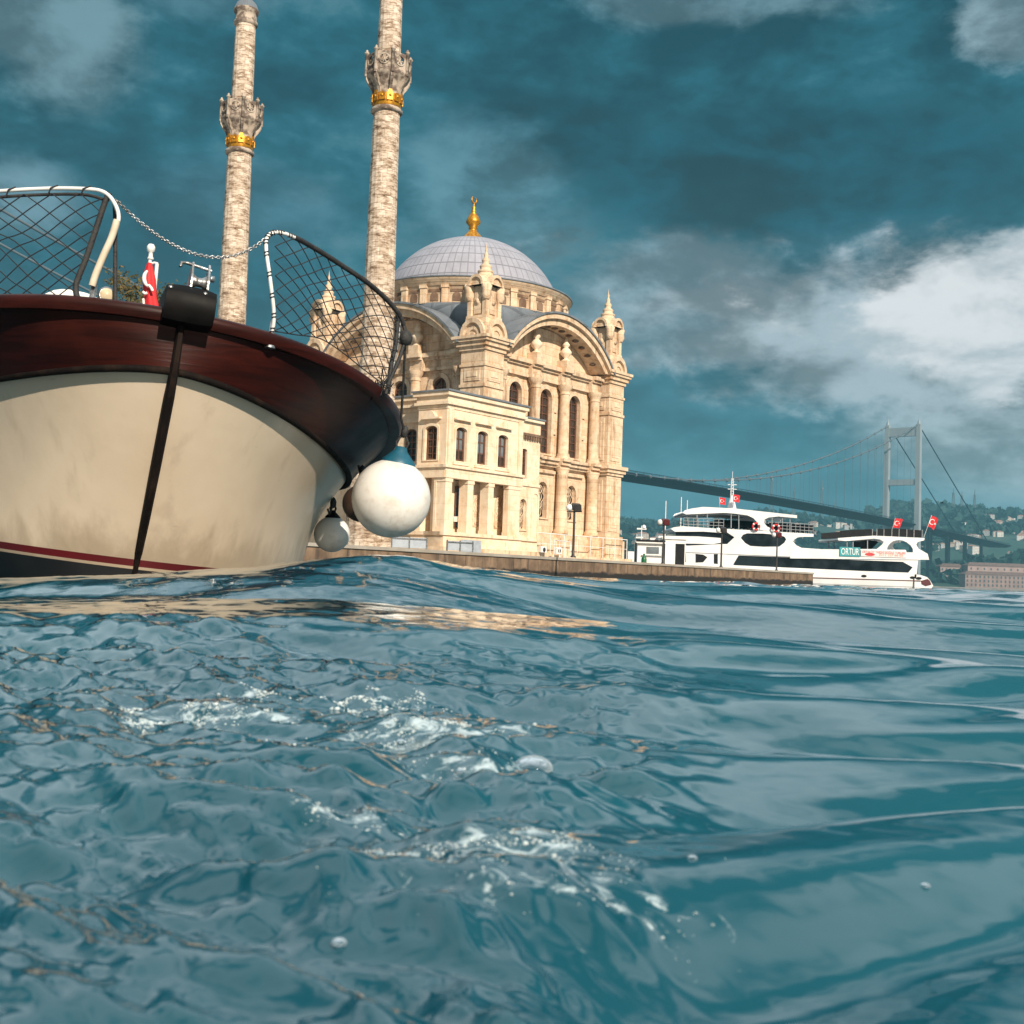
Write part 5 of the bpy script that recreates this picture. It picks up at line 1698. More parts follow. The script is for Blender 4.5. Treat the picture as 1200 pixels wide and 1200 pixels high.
QS = [(k / 40) ** 2.0 for k in range(41)] + [1 + k / 14 for k in range(1, 15)]


def varnish():
    m = bpy.data.materials.new("varnished_mahogany")
    m.use_nodes = True
    t = NT(m.node_tree)
    co = t.n('ShaderNodeTexCoord').outputs['Object']
    g = t.noise(t.mapping(co, scale=(1.2, 1.2, 14)), 2.2, 6, 0.6, 0.6)
    g2 = t.noise(co, 1.5, 5, 0.6)
    col = t.mix(t.smooth(g, 0.3, 0.7), (0.036, 0.0058, 0.0036), (0.016, 0.0034, 0.0024))
    col = t.mix(t.math('MULTIPLY', t.smooth(g2, 0.52, 0.7), 0.6), col, (0.060, 0.012, 0.007))
    p = t.n('ShaderNodeBsdfPrincipled', i={'Base Color': col, 'Coat Weight': 0.03, 'Coat Roughness': 0.2, 'Specular IOR Level': 0.16})
    t.put(p, 'Roughness', t.smooth(g2, 0.3, 0.7, 0.35, 0.55))
    t.put(p, 'Normal', t.n('ShaderNodeBump', i={'Strength': 0.25, 'Distance': 0.01, 'Height': g}).outputs[0])
    t.n('ShaderNodeOutputMaterial', i={'Surface': p})
    return m


def hull_white():
    m = bpy.data.materials.new("hull_cream_paint")
    m.use_nodes = True
    t = NT(m.node_tree)
    co = t.n('ShaderNodeTexCoord').outputs['Object']
    n1 = t.noise(co, 1.4, 6, 0.55)
    n2 = t.noise(t.mapping(co, scale=(5, 5, 0.8)), 1.5, 6, 0.6)
    n3 = t.noise(co, 55, 3)
    col = t.mix(t.smooth(n1, 0.3, 0.7), (0.66, 0.55, 0.42), (0.56, 0.45, 0.33))
    col = t.mix(t.math('MULTIPLY', t.smooth(n2, 0.55, 0.75), 0.30), col, (0.30, 0.22, 0.15))
    zz = t.n('ShaderNodeSeparateXYZ', i={0: co}).outputs[2]      # grime and scuffs above the waterline
    gr_ = t.math('ADD', zz, t.math('MULTIPLY', t.math('SUBTRACT', t.noise(t.mapping(co, scale=(3, 3, 1)), 2.4, 7, 0.65), 0.5), 0.5))
    col = t.mix(t.math('MULTIPLY', t.smooth(gr_, 0.46, 0.24), 0.55), col, (0.27, 0.20, 0.13))
    sc_ = t.noise(t.mapping(co, scale=(1, 1, 9)), 5.0, 6, 0.7)
    col = t.mix(t.math('MULTIPLY', t.smooth(sc_, 0.66, 0.72), 0.5), col, (0.34, 0.27, 0.19))
    p = t.n('ShaderNodeBsdfPrincipled', i={'Base Color': col, 'Roughness': 0.33, 'Coat Weight': 0.15, 'Coat Roughness': 0.2})
    hgt = t.math('ADD', t.math('MULTIPLY', n1, 1.0), t.math('MULTIPLY', n3, 0.02))
    t.put(p, 'Normal', t.n('ShaderNodeBump', i={'Strength': 0.16, 'Distance': 0.05, 'Height': hgt}).outputs[0])
    t.n('ShaderNodeOutputMaterial', i={'Surface': p})
    return m


M['varnish'] = varnish()
M['hull'] = hull_white()
M['bottom'] = mat("black_bottom_paint", (0.012, 0.012, 0.014), (0.02, 0.02, 0.022), 3, 0.6)
M['bootline'] = mat("crimson_boot_line", (0.10, 0.006, 0.009), (0.075, 0.005, 0.007), 3, 0.4)
M['old_wood'] = mat("dark_stem_wood", (0.006, 0.004, 0.0035), (0.028, 0.016, 0.011), 7, 0.8, 0.4, spec=0.15, stretch=(1, 1, 0.3), lo=0.45, hi=0.75)
boat = thing("wooden_boat", (S0.x, S0.y, 0), "wooden boat with cream hull and dark varnished bulwark, bow towards the viewer", "boat")


def strip(f0, f1, n, nm, m, bulge=0.0, parent=boat, sides=(-1, 1)):
    b = MB()
    for s_ in sides:
        rows = []
        for k in range(n + 1):
            v = k / n
            row = []
            for q in QS:
                a, c_ = f0(q), f1(q)
                p = a.lerp(c_, v)
                p.y -= bulge * math.sin(PI * v) * min(1, q * 6)
                row.append(P3(p, s_))
            rows.append(row)
        b.grid(rows, flip=(s_ < 0))
    return b.build(nm, m, parent)


wl0 = lambda q: edge('water', q)
wl1 = lambda q: edge('water', q, 0, -0.032) + Vector((0.012, -0.004, 0))
wl2 = lambda q: edge('water', q, 0, -0.045) + Vector((0.018, -0.008, 0))
wl3 = lambda q: edge('water', q, 0, -0.55) + Vector((0.35, -0.30 * min(1, q * 8), 0))
kn = lambda q: edge('knuckle', q)
kn_o = lambda q: edge('knuckle', q, 0.022) + Vector((-0.012, 0, -0.012))
sh = lambda q: edge('sheer', q)
strip(wl0, kn, 14, "hull", M['hull'], 0.035)
strip(wl1, wl0, 1, "boot_stripe", M['bootline'])
strip(wl2, wl1, 1, "white_line", M['hull'])
strip(wl3, wl2, 4, "bottom", M['bottom'])
bul = strip(kn_o, sh, 8, "bulwark", M['varnish'], 0.012)
lip = MB()
for s_ in (-1, 1):
    lip.tube([P3(edge('knuckle', q, 0.018) + Vector((-0.012, 0, -0.004)), s_) for q in QS], 0.017, 8)
lip.build("rubbing_strake", M['old_wood'], bul)
cap = MB()
for s_ in (-1, 1):
    rows = []
    sec = [(0.028, -0.035), (0.042, -0.012), (0.042, 0.012), (0.02, 0.026), (-0.06, 0.026), (-0.075, 0.01), (-0.075, -0.02), (-0.02, -0.035), (0.028, -0.035)]
    for (o_, z_) in sec:
        rows.append([P3(edge('sheer', q, o_ * min(1, 0.1 + q * 20)) + Vector((-o_ * max(0, 1 - q * 14), 0, z_)), s_) for q in QS])
    cap.grid(rows)
cap.build("cap_rail", M['varnish'], boat)
inb = lambda nm, dz: (lambda q: edge(nm, q, -0.06 * min(1, q * 25), dz) + Vector((0.05, 0, 0)))
strip(inb('knuckle', 0.0), inb('sheer', -0.01), 2, "inner_bulwark", M['hull'])
dk = MB()
rows = []
for f_ in np.linspace(-1, 1, 9):
    rows.append([BT(edge('knuckle', q).x + 0.05, edge('knuckle', q).y * 0.95 * f_, edge('sheer', q).z - 0.24 + 0.05 * (1 - f_ * f_)) for q in QS])
dk.grid(rows)
dk.build("deck", mat("teak_deck", (0.20, 0.12, 0.07), (0.15, 0.09, 0.05), 8, 0.7), boat)
tr_ = MB()
tr_.add([P3(edge('water', 2, 0, -0.5), s_) for s_ in (-1, 1)] + [P3(edge('sheer', 2), s_) for s_ in (1, -1)], [(0, 1, 2, 3)])
tr_.build("transom", M['hull'], boat)
# stem post
stp = MB()
path = [(-0.02, -0.04), (-0.005, -0.20), (0.05, -0.34), (0.20, -0.60), (0.38, -0.85), (0.545, -1.03), (0.66, -1.25), (0.95, -1.6)]
wds = [0.015, 0.017, 0.020, 0.019, 0.018, 0.017, 0.016, 0.016]
L_, R_, FL_, FR_ = [], [], [], []
rows = [[], [], [], [], [], []]
for (a, z), wd in zip(path, wds):
    for k, (dx_, dy_) in enumerate(((0.12, -wd * 1.25), (-0.015, -wd), (-0.035, -wd * 0.55), (-0.035, wd * 0.55), (-0.015, wd), (0.12, wd * 1.25))):
        rows[k].append(BT(a + dx_, dy_, z))
stp.grid(rows, smooth=False)
stp.build("stem_post", M['old_wood'], boat)
# black mooring block on the stem head, with its anchor roller
blk = MB()
bp = [(-0.11, -0.04), (-0.14, 0.0), (-0.145, 0.07), (-0.11, 0.112), (0.20, 0.115), (0.22, -0.02), (0.02, -0.05)]
rows = []
for (x_, z_) in bp + bp[:1]:
    rows.append([BT(x_, y_, z_ * (1 - 0.12 * abs((y_ - 0.016) / 0.11) ** 3)) for y_ in np.linspace(-0.085, 0.118, 9)])
blk.grid(rows, smooth=True)
for y_ in (-0.085, 0.118):
    blk.add([BT(x_, y_, z_ * 0.9) for (x_, z_) in bp], [tuple(range(7))])
block = blk.build("mooring_block", M['black_rubber'], boat)
BF_ = BT.sub(0.0, 0.045, 0.115)
rol = MB()
for y_ in (-0.034, 0.034):
    rol.prism(Frame(BF_(0, y_, 0), aft, lat, upv), [(-0.10, 0.0), (0.08, 0.0), (0.05, 0.05), (-0.02, 0.115), (-0.06, 0.115), (-0.10, 0.04)], -0.004, 0.004)
rol.lathe(Frame(BF_(-0.05, 0, 0.035), aft, upv, lat), [(0.0, -0.031), (0.034, -0.031), (0.02, -0.01), (0.02, 0.01), (0.034, 0.031), (0, 0.031)], 14)
rol.tube([BF_(-0.045, 0.045, 0.095), BF_(-0.045, -0.06, 0.108), BF_(-0.05, -0.08, 0.104), BF_(-0.055, -0.084, 0.085)], 0.007, 8)
rol.lathe(Frame(BF_(-0.05, 0.045, 0.06), aft, upv, lat), [(0.014, 0), (0.014, 0.016), (0, 0.018)], 8)
rol.build("anchor_roller", M['steel'], block)
for (y_, x_) in ((-0.07, -0.12), (0.07, -0.12)):
    MB().lathe(BT.sub(x_, y_, 0.088), [(0.010, 0), (0.010, 0.008), (0, 0.012)], 8).build("bolt", M['steel'], block)

# bow rails with nets
def spline(pts, n=10):
    pts = [Vector(p) for p in pts]
    out = []
    for i in range(len(pts) - 1):
        p0, p1, p2, p3 = pts[max(i - 1, 0)], pts[i], pts[i + 1], pts[min(i + 2, len(pts) - 1)]
        for k in range(n):
            t_ = k / n
            out.append(0.5 * ((2 * p1) + (p2 - p0) * t_ + (2 * p0 - 5 * p1 + 4 * p2 - p3) * t_ * t_ + (3 * p1 - p0 - 3 * p2 + p3) * t_ ** 3))
    out.append(pts[-1])
    return out


def sample(pl, q):
    d = [0]
    for i in range(1, len(pl)): d.append(d[-1] + (pl[i] - pl[i - 1]).length)
    s_ = q * d[-1]
    for i in range(1, len(pl)):
        if d[i] >= s_:
            return pl[i - 1].lerp(pl[i], (s_ - d[i - 1]) / max(1e-6, d[i] - d[i - 1]))
    return pl[-1]


def net(top, bottom, left, right, nu, nv, r_, sag, seed):
    """diamond net hung in a frame: four border curves, cords along both diagonals"""
    rg = random.Random(seed)
    c00, c10, c01, c11 = left[0], right[0], left[-1], right[-1]

    def S(u, v):
        u, v = min(1, max(0, u)), min(1, max(0, v))
        p = sample(top, u) * (1 - v) + sample(bottom, u) * v + sample(left, v) * (1 - u) + sample(right, v) * u
        p -= c00 * (1 - u) * (1 - v) + c10 * u * (1 - v) + c01 * (1 - u) * v + c11 * u * v
        w_ = math.sin(PI * u) * math.sin(PI * v)
        return p + aft * (sag * w_) + Vector((noise.noise(Vector((u * 3, v * 3, seed))) * 0.02, 0, noise.noise(Vector((u * 3, v * 3, seed + 7))) * 0.025)) * w_ * 2
    b = MB()
    for fam in (1, -1):
        k0, k1 = (-nv, nu) if fam == 1 else (0, nu + nv)
        for k in range(k0, k1 + 1):
            pts = []
            for j in range(nv * 4 + 1):
                vv = j / 4
                uu = (k + fam * vv) if fam == 1 else (k - vv)
                if -0.001 <= uu <= nu + 0.001:
                    pts.append(S(uu / nu, vv / nv))
            if len(pts) > 1:
                b.tube(pts, r_, 5)
    return b, S


# right-hand rail
rail_r = spline([(-1.083,5.2,1.249),(-1.071,5.18,1.336),(-1.087,5.15,1.479),(-1.112,5.15,1.621),(-1.109,5.16,1.681),(-1.077,5.2,1.712),(-1.016,5.28,1.714),(-0.935,5.42,1.698),(-0.841,5.6,1.672),(-0.744,5.75,1.635),(-0.665,5.88,1.588),(-0.61,5.95,1.536),(-0.582,6,1.483)])
gr = MB().tube(rail_r, 0.0085, 8).build("bow_rail", M['white_paint'], boat)
lashed = MB()
lashed.tube(rail_r[60:], 0.0125, 8)
for i in range(4, len(rail_r) - 1, 6):
    c_ = rail_r[i]
    d = (rail_r[i + 1] - rail_r[i]).normalized()
    u_ = d.orthogonal().normalized(); w_ = d.cross(u_)
    lashed.tube([c_ + d * (0.03 * (k / 8 - 0.5)) + (u_ * math.cos(k * 1.6) + w_ * math.sin(k * 1.6)) * 0.012 for k in range(9)], 0.003, 5)
lashed.build("lashing", M['black_tape'], gr)
ends = MB()
ends.tube(spline([(-0.582,6,1.483),(-0.571,6,1.422),(-0.595,5.98,1.309),(-0.638,5.95,1.181),(-0.651,5.93,1.117)]), 0.010, 8)
ends.tube(spline([(-0.611,5.97,1.532),(-0.614,5.97,1.393),(-0.635,5.97,1.262),(-0.643,5.97,1.132)]), 0.012, 8)
ends.build("rail_leg", M['black_tape'], gr)
MB().tube(spline([(-0.598,5.98,1.5),(-0.606,5.98,1.373),(-0.63,5.98,1.229),(-0.639,5.98,1.125)]), 0.006, 8).build("steel_strap", M['steel'], gr)
kn_ = MB()
kn_.lathe(Frame((-0.571,6,1.418), (1, 0, 0), (0, 1, 0)), [(0, -0.045), (0.03, -0.03), (0.038, 0), (0.025, 0.03), (0, 0.045)], 10)
kn_.build("knot", M['black_tape'], gr)
topc = rail_r[50:]
netb, _S = net(topc, spline([(-1.086,5.25,1.282),(-1.01,5.35,1.289),(-0.919,5.5,1.303),(-0.84,5.65,1.273),(-0.754,5.8,1.22),(-0.665,5.92,1.167)]), spline([(-1.109,5.16,1.681),(-1.107,5.15,1.591),(-1.087,5.15,1.479),(-1.071,5.18,1.336),(-1.086,5.25,1.282)]), spline([(-0.582,6,1.483),(-0.597,5.98,1.374),(-0.633,5.95,1.259),(-0.665,5.92,1.167)]), 9, 7, 0.0026, 0.05, 3)
netb.tube(spline([(-1.086,5.25,1.282),(-1.01,5.35,1.289),(-0.919,5.5,1.303),(-0.84,5.65,1.273),(-0.754,5.8,1.22),(-0.665,5.92,1.167)]), 0.003, 5)
for k in range(12):
    rg = random.Random(k)
    c_ = Vector((-0.67,5.93,1.159))
    netb.tube([c_ + Vector((rg.gauss(0, 0.025), rg.gauss(0, 0.02), rg.gauss(0, 0.035))) for _ in range(5)], 0.003, 5)
netb.build("net", M['net_cord'], gr)

# left-hand rail
rail_l = spline([(-2.961,5.3,1.776),(-2.604,5.12,1.771),(-2.373,5.02,1.773),(-2.198,4.95,1.775),(-1.997,4.94,1.79),(-1.832,4.93,1.791),(-1.757,4.93,1.781),(-1.712,4.93,1.742),(-1.687,4.93,1.678),(-1.701,4.93,1.602),(-1.732,4.93,1.517),(-1.771,4.94,1.432),(-1.785,4.94,1.374),(-1.786,4.94,1.309)])
gl = MB().tube(rail_l, 0.0085, 8).build("bow_rail", M['white_paint'], boat)
th_ = MB().tube(spline([(-1.69,4.92,1.661),(-1.708,4.92,1.588),(-1.739,4.92,1.507),(-1.767,4.92,1.427),(-1.779,4.92,1.38)]), 0.0145, 10)
th_.build("padded_tube", mat("cream_padding", (0.66, 0.58, 0.46), (0.55, 0.46, 0.34), 10, 0.6), gl)
lg = MB()
lg.tube(spline([(-1.735,4.94,1.781),(-1.754,4.94,1.73),(-1.784,4.94,1.62),(-1.82,4.94,1.492),(-1.851,4.94,1.4),(-1.852,4.94,1.357),(-1.839,4.94,1.314)]), 0.013, 8)
lg.tube(spline([(-1.726,4.98,1.765),(-1.717,4.98,1.663),(-1.71,4.98,1.524),(-1.699,4.98,1.317)]), 0.009, 8)
lg.tube([p + Vector((0, 0.01, -0.022)) for p in spline([(-2.961,5.3,1.776),(-2.604,5.12,1.771),(-2.373,5.02,1.773),(-2.198,4.95,1.775),(-1.997,4.94,1.79),(-1.832,4.93,1.791),(-1.746,4.93,1.77)])], 0.007, 8)
for i in range(6, 60, 9):
    c_ = rail_l[i]
    lg.tube([c_ + Vector((0.012, -0.006, 0.012)), c_ + Vector((-0.016, -0.012, -0.002)), c_ + Vector((-0.03, 0, -0.03))], 0.0035, 5)
lg.build("lashing", M['black_tape'], gl)
netl, _S = net(spline([(-2.96,5.3,1.752),(-2.602,5.12,1.748),(-2.372,5.02,1.751),(-2.197,4.95,1.757),(-1.996,4.94,1.768),(-1.831,4.93,1.771),(-1.738,4.93,1.76)]), spline([(-2.88,5.2,1.345),(-2.543,5.05,1.329),(-2.361,5.05,1.336),(-2.216,5.05,1.341),(-2.05,5,1.339),(-1.845,4.95,1.345)]), spline([(-2.96,5.3,1.752),(-2.928,5.25,1.554),(-2.88,5.2,1.345)]), spline([(-1.738,4.93,1.76),(-1.784,4.94,1.62),(-1.82,4.94,1.492),(-1.845,4.95,1.345)]), 11, 6, 0.0026, 0.06, 8)
netl.build("net", M['net_cord'], gl)
soc = MB()
for p_ in ((-1.783,4.94,1.331), (-1.083,5.2,1.256)):
    soc.lathe(Frame(p_, lat, aft, upv), [(0.024, -0.06), (0.024, -0.05), (0.013, -0.045), (0.013, 0.06), (0.009, 0.062)], 10)
soc.build("rail_sockets", M['steel'], boat)
# round lamp and white coach roof seen over the rail
lp = (-1.744,5,1.361)
LF_ = Frame(lp, lat, upv, -aft)
lm = MB().lathe(LF_, [(0.0, -0.06), (0.034, -0.06), (0.037, -0.03), (0.037, 0.0), (0.030, 0.006)], 20).build("bow_lamp", M['steel'], boat)
MB().lathe(LF_, [(0.030, 0.004), (0.022, 0.012), (0.0, 0.016)], 20).build("lens", M['cream_lamp'], lm)
cr_ = MB()
rows = []
for q in np.linspace(0, 1, 14):
    wd = 0.95 * math.sin(PI * (0.10 + 0.40 * q)) ** 0.8
    rows.append([BT(0.75 + 1.6 * q, -0.42 + wd * 0.62 * f_, -0.22 + (0.405 + 0.03 * q) * math.sqrt(max(0, 1 - abs(f_) ** 3))) for f_ in np.linspace(-1, 1, 15)])
cr_.grid(rows)
cr_.add(rows[0], [tuple(range(15))])
cr_.build("coach_roof", M['white_paint'], boat)

# chain between the rails
A_, B_ = Vector((-1.702,4.93,1.75)), Vector((-1.093,5.17,1.703))
mid_ = Vector((-1.359,5.05,1.556))
cat_ = [A_ * ((1 - q) * (1 - 2 * q)) + mid_ * (4 * q * (1 - q)) + B_ * (q * (2 * q - 1)) for q in np.linspace(0, 1, 121)]
ch = MB()
nl = 62
for k in range(nl):
    c_ = sample(cat_, (k + 0.5) / nl)
    d = (sample(cat_, min(1, (k + 1) / nl)) - sample(cat_, k / nl)).normalized()
    u_ = d.cross(Vector((0, 1, 0.3))).normalized(); w_ = d.cross(u_)
    s_ = u_ if k % 2 else w_
    ch.tube([c_ + d * (0.0105 * math.cos(a)) + s_ * (0.0058 * math.sin(a)) for a in np.linspace(0, 2 * PI, 11)[:-1]], 0.0022, 5, closed=True)
tag(ch.build("chain", M['steel'], None, origin=mid_), "sagging steel chain strung between the boat's two bow rails", "chain")

# furled flag on its short staff behind the bow
fs = thing("flag", (-1.743,5.6,1.411), "furled red flag with white crescent hanging on a white staff at the boat's bow", "flag")
MB().tube([(-1.759,5.6,1.395),(-1.757,5.6,1.525),(-1.757,5.6,1.677)], 0.008, 8).build("flagpole", M['white_paint'], fs)
fi = MB()
fi.lathe(Frame((-1.755,5.6,1.677), (1, 0, 0), (0, 1, 0)), [(0.012, -0.005), (0.016, 0.0), (0.010, 0.01), (0.010, 0.03), (0.018, 0.035), (0.02, 0.055), (0.012, 0.068), (0, 0.07)], 10)
fi.tube([(-1.723,5.6,1.653),(-1.727,5.6,1.567),(-1.728,5.6,1.518)], 0.009, 8)
fi.tube([(-1.755,5.6,1.652),(-1.735,5.6,1.657),(-1.719,5.6,1.653)], 0.006, 8)
fi.build("staff_head", M['white_paint'], fs)
fl_rows = []
cx_ = [(-1.753,5.58,1.651),(-1.753,5.58,1.61),(-1.751,5.58,1.57),(-1.747,5.58,1.529),(-1.741,5.58,1.488),(-1.735,5.58,1.448),(-1.733,5.58,1.407)]
wd_ = [0.010, 0.022, 0.030, 0.030, 0.028, 0.034, 0.036]
for p_, w_ in zip(cx_, wd_):
    fl_rows.append([Vector(p_) + Vector((w_ * math.cos(a) * (1 + 0.15 * math.sin(3 * a)), 0.6 * w_ * math.sin(a) * (1 + 0.3 * math.cos(4 * a)), 0)) for a in np.linspace(0, 2 * PI, 25)])
clo = MB().grid(fl_rows).build("cloth", M['red'], fs)
em = MB()
arc = [((-1.747,5.54,1.604)), ((-1.758,5.54,1.588)), ((-1.761,5.54,1.563)), ((-1.752,5.54,1.539)), ((-1.739,5.545,1.529))]
em.tube(spline(arc), [0.004 + 0.006 * math.sin(PI * k / 40) for k in range(41)], 6)
em.tube(spline([(-1.739,5.54,1.536),(-1.727,5.54,1.524),(-1.718,5.54,1.508)]), 0.007, 6)
em.tube(spline([(-1.767,5.55,1.505),(-1.757,5.55,1.497),(-1.747,5.55,1.501)]), 0.007, 6)
em.tube(spline([(-1.767,5.56,1.475),(-1.763,5.56,1.442),(-1.763,5.56,1.41)]), 0.006, 6)
em.build("crescent", M['flag_white'], clo)


# fenders hanging from the boat
def fender_mat():
    m = bpy.data.materials.new("white_buoy_vinyl")
    m.use_nodes = True
    t = NT(m.node_tree)
    co = t.n('ShaderNodeTexCoord').outputs['Object']
    n1 = t.noise(co, 9, 6, 0.65)
    n2 = t.noise(t.mapping(co, scale=(14, 14, 2)), 1.6, 5)
    col = t.mix(t.math('MULTIPLY', t.smooth(n1, 0.46, 0.72), 0.65), (0.74, 0.72, 0.68), (0.50, 0.44, 0.36))
    col = t.mix(t.math('MULTIPLY', t.smooth(n2, 0.6, 0.75), 0.35), col, (0.34, 0.28, 0.22))
    p = t.n('ShaderNodeBsdfPrincipled', i={'Base Color': col, 'Roughness': 0.38, 'Coat Weight': 0.1})
    t.put(p, 'Normal', t.n('ShaderNodeBump', i={'Strength': 0.1, 'Distance': 0.01, 'Height': n1}).outputs[0])
    t.n('ShaderNodeOutputMaterial', i={'Surface': p})
    return m


M['buoy'] = fender_mat()
M['buoy_cap'] = mat("teal_buoy_cap", (0.01, 0.10, 0.16), (0.008, 0.075, 0.12), 12, 0.45)


def fender(c_, r_, label, rope, body, cap_m, tilt=(0, 0, 1)):
    c_ = Vector(c_)
    ez = Vector(tilt).normalized()
    ex = ez.cross(Vector((0, 1, 0))).normalized()
    F_ = Frame(c_, ex, ez.cross(ex), ez)
    t = thing("ball_fender", c_ - Vector((0, 0, r_)), label, "fender", None)
    MB().lathe(F_, [(0.001, -r_)] + [(r_ * math.cos(a), r_ * math.sin(a)) for a in np.linspace(-1.4, 0.95, 22)] + [(r_ * 0.40, r_ * 0.93)], 36).build("ball", body, t)
    MB().lathe(F_, [(r_ * 0.45, r_ * 0.89), (r_ * 0.43, r_ * 0.97), (r_ * 0.30, r_ * 1.10), (r_ * 0.17, r_ * 1.24), (r_ * 0.14, r_ * 1.33), (r_ * 0.06, r_ * 1.35)], 24).build("cap", cap_m, t)
    if rope:
        b = MB()
        top_ = F_(0, 0, r_ * 1.72)
        for s_ in (-1, 1):
            b.tube([F_(s_ * 0.1 * r_, 0, r_ * 1.26), F_(s_ * 0.16 * r_, 0, r_ * 1.45), top_], 0.007, 6)
        b.lathe(Frame(top_, ex, F_.ey, ez), [(0, -0.03), (0.018, -0.02), (0.02, 0.01), (0.012, 0.03), (0, 0.04)], 8)
        b.tube([top_] + [Vector(p) for p in rope], 0.007, 6)
        b.build("rope", M['black_tape'], t)
    return t


fender((-0.635,6.25,0.616), 0.206, "large white ball fender with a teal cap hanging at the boat's side", [(-0.595,6.2,1.034),(-0.581,6.1,1.242),(-0.571,6,1.418)], M['buoy'], M['buoy_cap'], (0.16, 0, 1))
fender((-0.856,6.75,0.611), 0.105, "dark brown ball fender tucked between the hull and the large white one", [(-0.863,6.8,0.75),(-0.886,6.8,0.832)], mat("dark_brown_rubber", (0.045, 0.025, 0.018), (0.03, 0.018, 0.014), 8, 0.45), M['black_rubber'])
fender((-1.08,7.2,0.443), 0.108, "small white ball fender low by the waterline near the hull", [(-1.085,7.1,0.557),(-1.097,7.1,0.592)], M['buoy'], M['black_rubber'])

# a gull far out in the sky
gp = Vector((118.915,330,23.629))
gb = MB()
rows = []
for q in np.linspace(0, 1, 8):
    rr = 0.12 * math.sin(PI * min(0.97, q * 0.9 + 0.06)) + 0.005
    rows.append([gp + Vector((-0.5 + 1.0 * q, rr * math.cos(a), rr * math.sin(a))) for a in np.linspace(0, 2 * PI, 9)])
gb.grid(rows)
for s_ in (-1, 1):
    gb.grid([[gp + Vector((0.25 - 0.1 * abs(q), s_ * q * 0.75, 0.30 * math.sin(q * 2.4)))for q in np.linspace(0.05, 1, 7)], [gp + Vector((-0.12 - 0.25 * abs(q), s_ * q * 0.75, 0.30 * math.sin(q * 2.4))) for q in np.linspace(0.05, 1, 7)]])
tag(gb.build("gull", M['ferry_dark'], None, origin=gp), "small dark bird flying right of the bridge tower", "bird")

# ------------------------------------------------------------------ foam and bubbles on the churned water
def wz(x, y): return float(water_height(np.array([x]), np.array([y]))[0])


rf = random.Random(17)
ico = []
import bmesh
bm = bmesh.new()
bmesh.ops.create_icosphere(bm, subdivisions=1, radius=1)
ico_v = [v.co.copy() for v in bm.verts]
ico_f = [tuple(v.index for v in f_.verts) for f_ in bm.faces]
bm.free()
fm = MB()
for (px_, py_), (sx_, sy_, n_) in zip(FOAM_AT, FOAM_SIZE):
    for _ in range(int(n_ * 13)):
        g1, g2 = rf.gauss(0, 1), rf.gauss(0, 1)
        x, y = px_ + g1 * sx_ * 1.3, py_ + g2 * sy_ * 1.3 + 0.3 * sx_ * math.sin(g1 * 2 + px_ * 40) * 0.4
        lace = noise.noise(Vector((x * 38, y * 55, 2.0))) + 0.5 * noise.noise(Vector((x * 90, y * 120, 5.0)))
        if lace < 0.02 + 0.11 * (g1 * g1 + g2 * g2):
            continue
        r_ = min(0.0034, 0.00045 + rf.expovariate(1 / 0.00045)) * py_ / 1.1
        z = wz(x, y)
        fm.add([(x + v.x * r_, y + v.y * r_, z + (v.z * 0.7 - 0.15) * r_) for v in ico_v], ico_f, True)
bub = bpy.data.materials.new("bubble_film")
bub.use_nodes = True
t = NT(bub.node_tree)
g = t.n('ShaderNodeBsdfGlossy', i={'Color': (0.9, 0.95, 1.0), 'Roughness': 0.05})
tp = t.n('ShaderNodeBsdfTransparent', i={'Color': (0.93, 0.97, 0.98)})
lw = t.n('ShaderNodeLayerWeight', i={'Blend': 0.55})
df = t.n('ShaderNodeBsdfDiffuse', i={'Color': (0.75, 0.80, 0.82)})
mx = t.n('ShaderNodeMixShader', i={0: lw.outputs[1], 1: tp, 2: g})
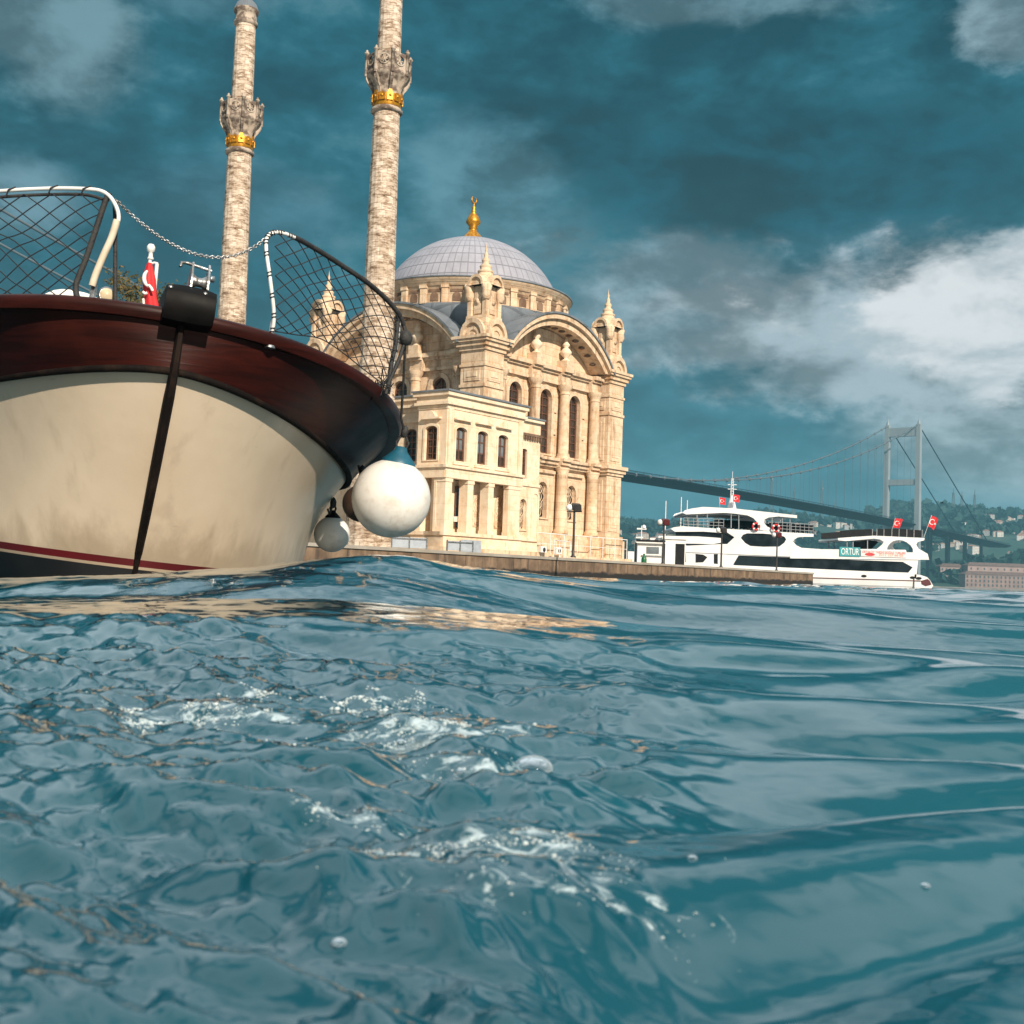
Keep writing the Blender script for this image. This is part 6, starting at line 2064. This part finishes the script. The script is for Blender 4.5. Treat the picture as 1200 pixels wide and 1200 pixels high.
mx2 = t.n('ShaderNodeMixShader', i={0: t.math('MULTIPLY', lw.outputs[1], 0.35), 1: mx, 2: df})
t.n('ShaderNodeOutputMaterial', i={'Surface': mx2})
fo = bpy.data.materials.new("foam_bubbles")
fo.use_nodes = True
t = NT(fo.node_tree)
geo = t.n('ShaderNodeNewGeometry')
p = t.n('ShaderNodeBsdfPrincipled', i={'Base Color': (0.70, 0.78, 0.80), 'Roughness': 0.08, 'Specular IOR Level': 0.6})
tp = t.n('ShaderNodeBsdfTransparent', i={'Color': (0.9, 0.96, 0.97)})
mx = t.n('ShaderNodeMixShader', i={0: t.math('MULTIPLY_ADD', geo.outputs['Random Per Island'], 0.6, 0.15), 1: tp, 2: p})
t.n('ShaderNodeOutputMaterial', i={'Surface': mx})
tag(fm.build("foam", fo), "white foam and fine bubbles drifting on the churned water", "foam", kind='stuff')
BUB = [(0.024,0.968),(0.111,0.699),(-0.076,0.585),(-0.089,1.038),(-0.032,0.927),(0.256,0.728)]
for k, ((x, y), r_, lab) in enumerate(zip(BUB, (0.016, 0.003, 0.004, 0.004, 0.004, 0.003), ("largest clear dome-shaped bubble, afloat in the middle of the water", "tiny clear bubble below and right of the largest one", "clear bubble low in the water at the lower left", "clear bubble beside the foam nearest the boat", "clear bubble between the foam and the largest bubble", "clear bubble on the smooth water at the right"))):
    z = wz(x, y)
    b = MB().lathe(Frame((x, y, z), (1, 0, 0), (0, 1, 0)), [(r_ * math.cos(a), r_ * 0.62 * math.sin(a)) for a in np.linspace(-0.15, PI / 2, 12)], 28)
    tag(b.build("bubble", bub, None, origin=(x, y, z)), lab, "bubble", "bubbles on the water")

# ------------------------------------------------------------------ sea air
hz = MB().box(W0, -3600, 4300, -60, 3600, -8, 260).build("haze", bpy.data.materials.new("sea_haze"))
hm = hz.data.materials[0]
hm.use_nodes = True
t = NT(hm.node_tree)
pv_ = t.n('ShaderNodeVolumePrincipled', i={'Color': (0.26, 0.64, 0.82), 'Density': 0.00021, 'Anisotropy': 0.0})
t.n('ShaderNodeOutputMaterial', i={'Volume': pv_})
tag(hz, kind='stuff')
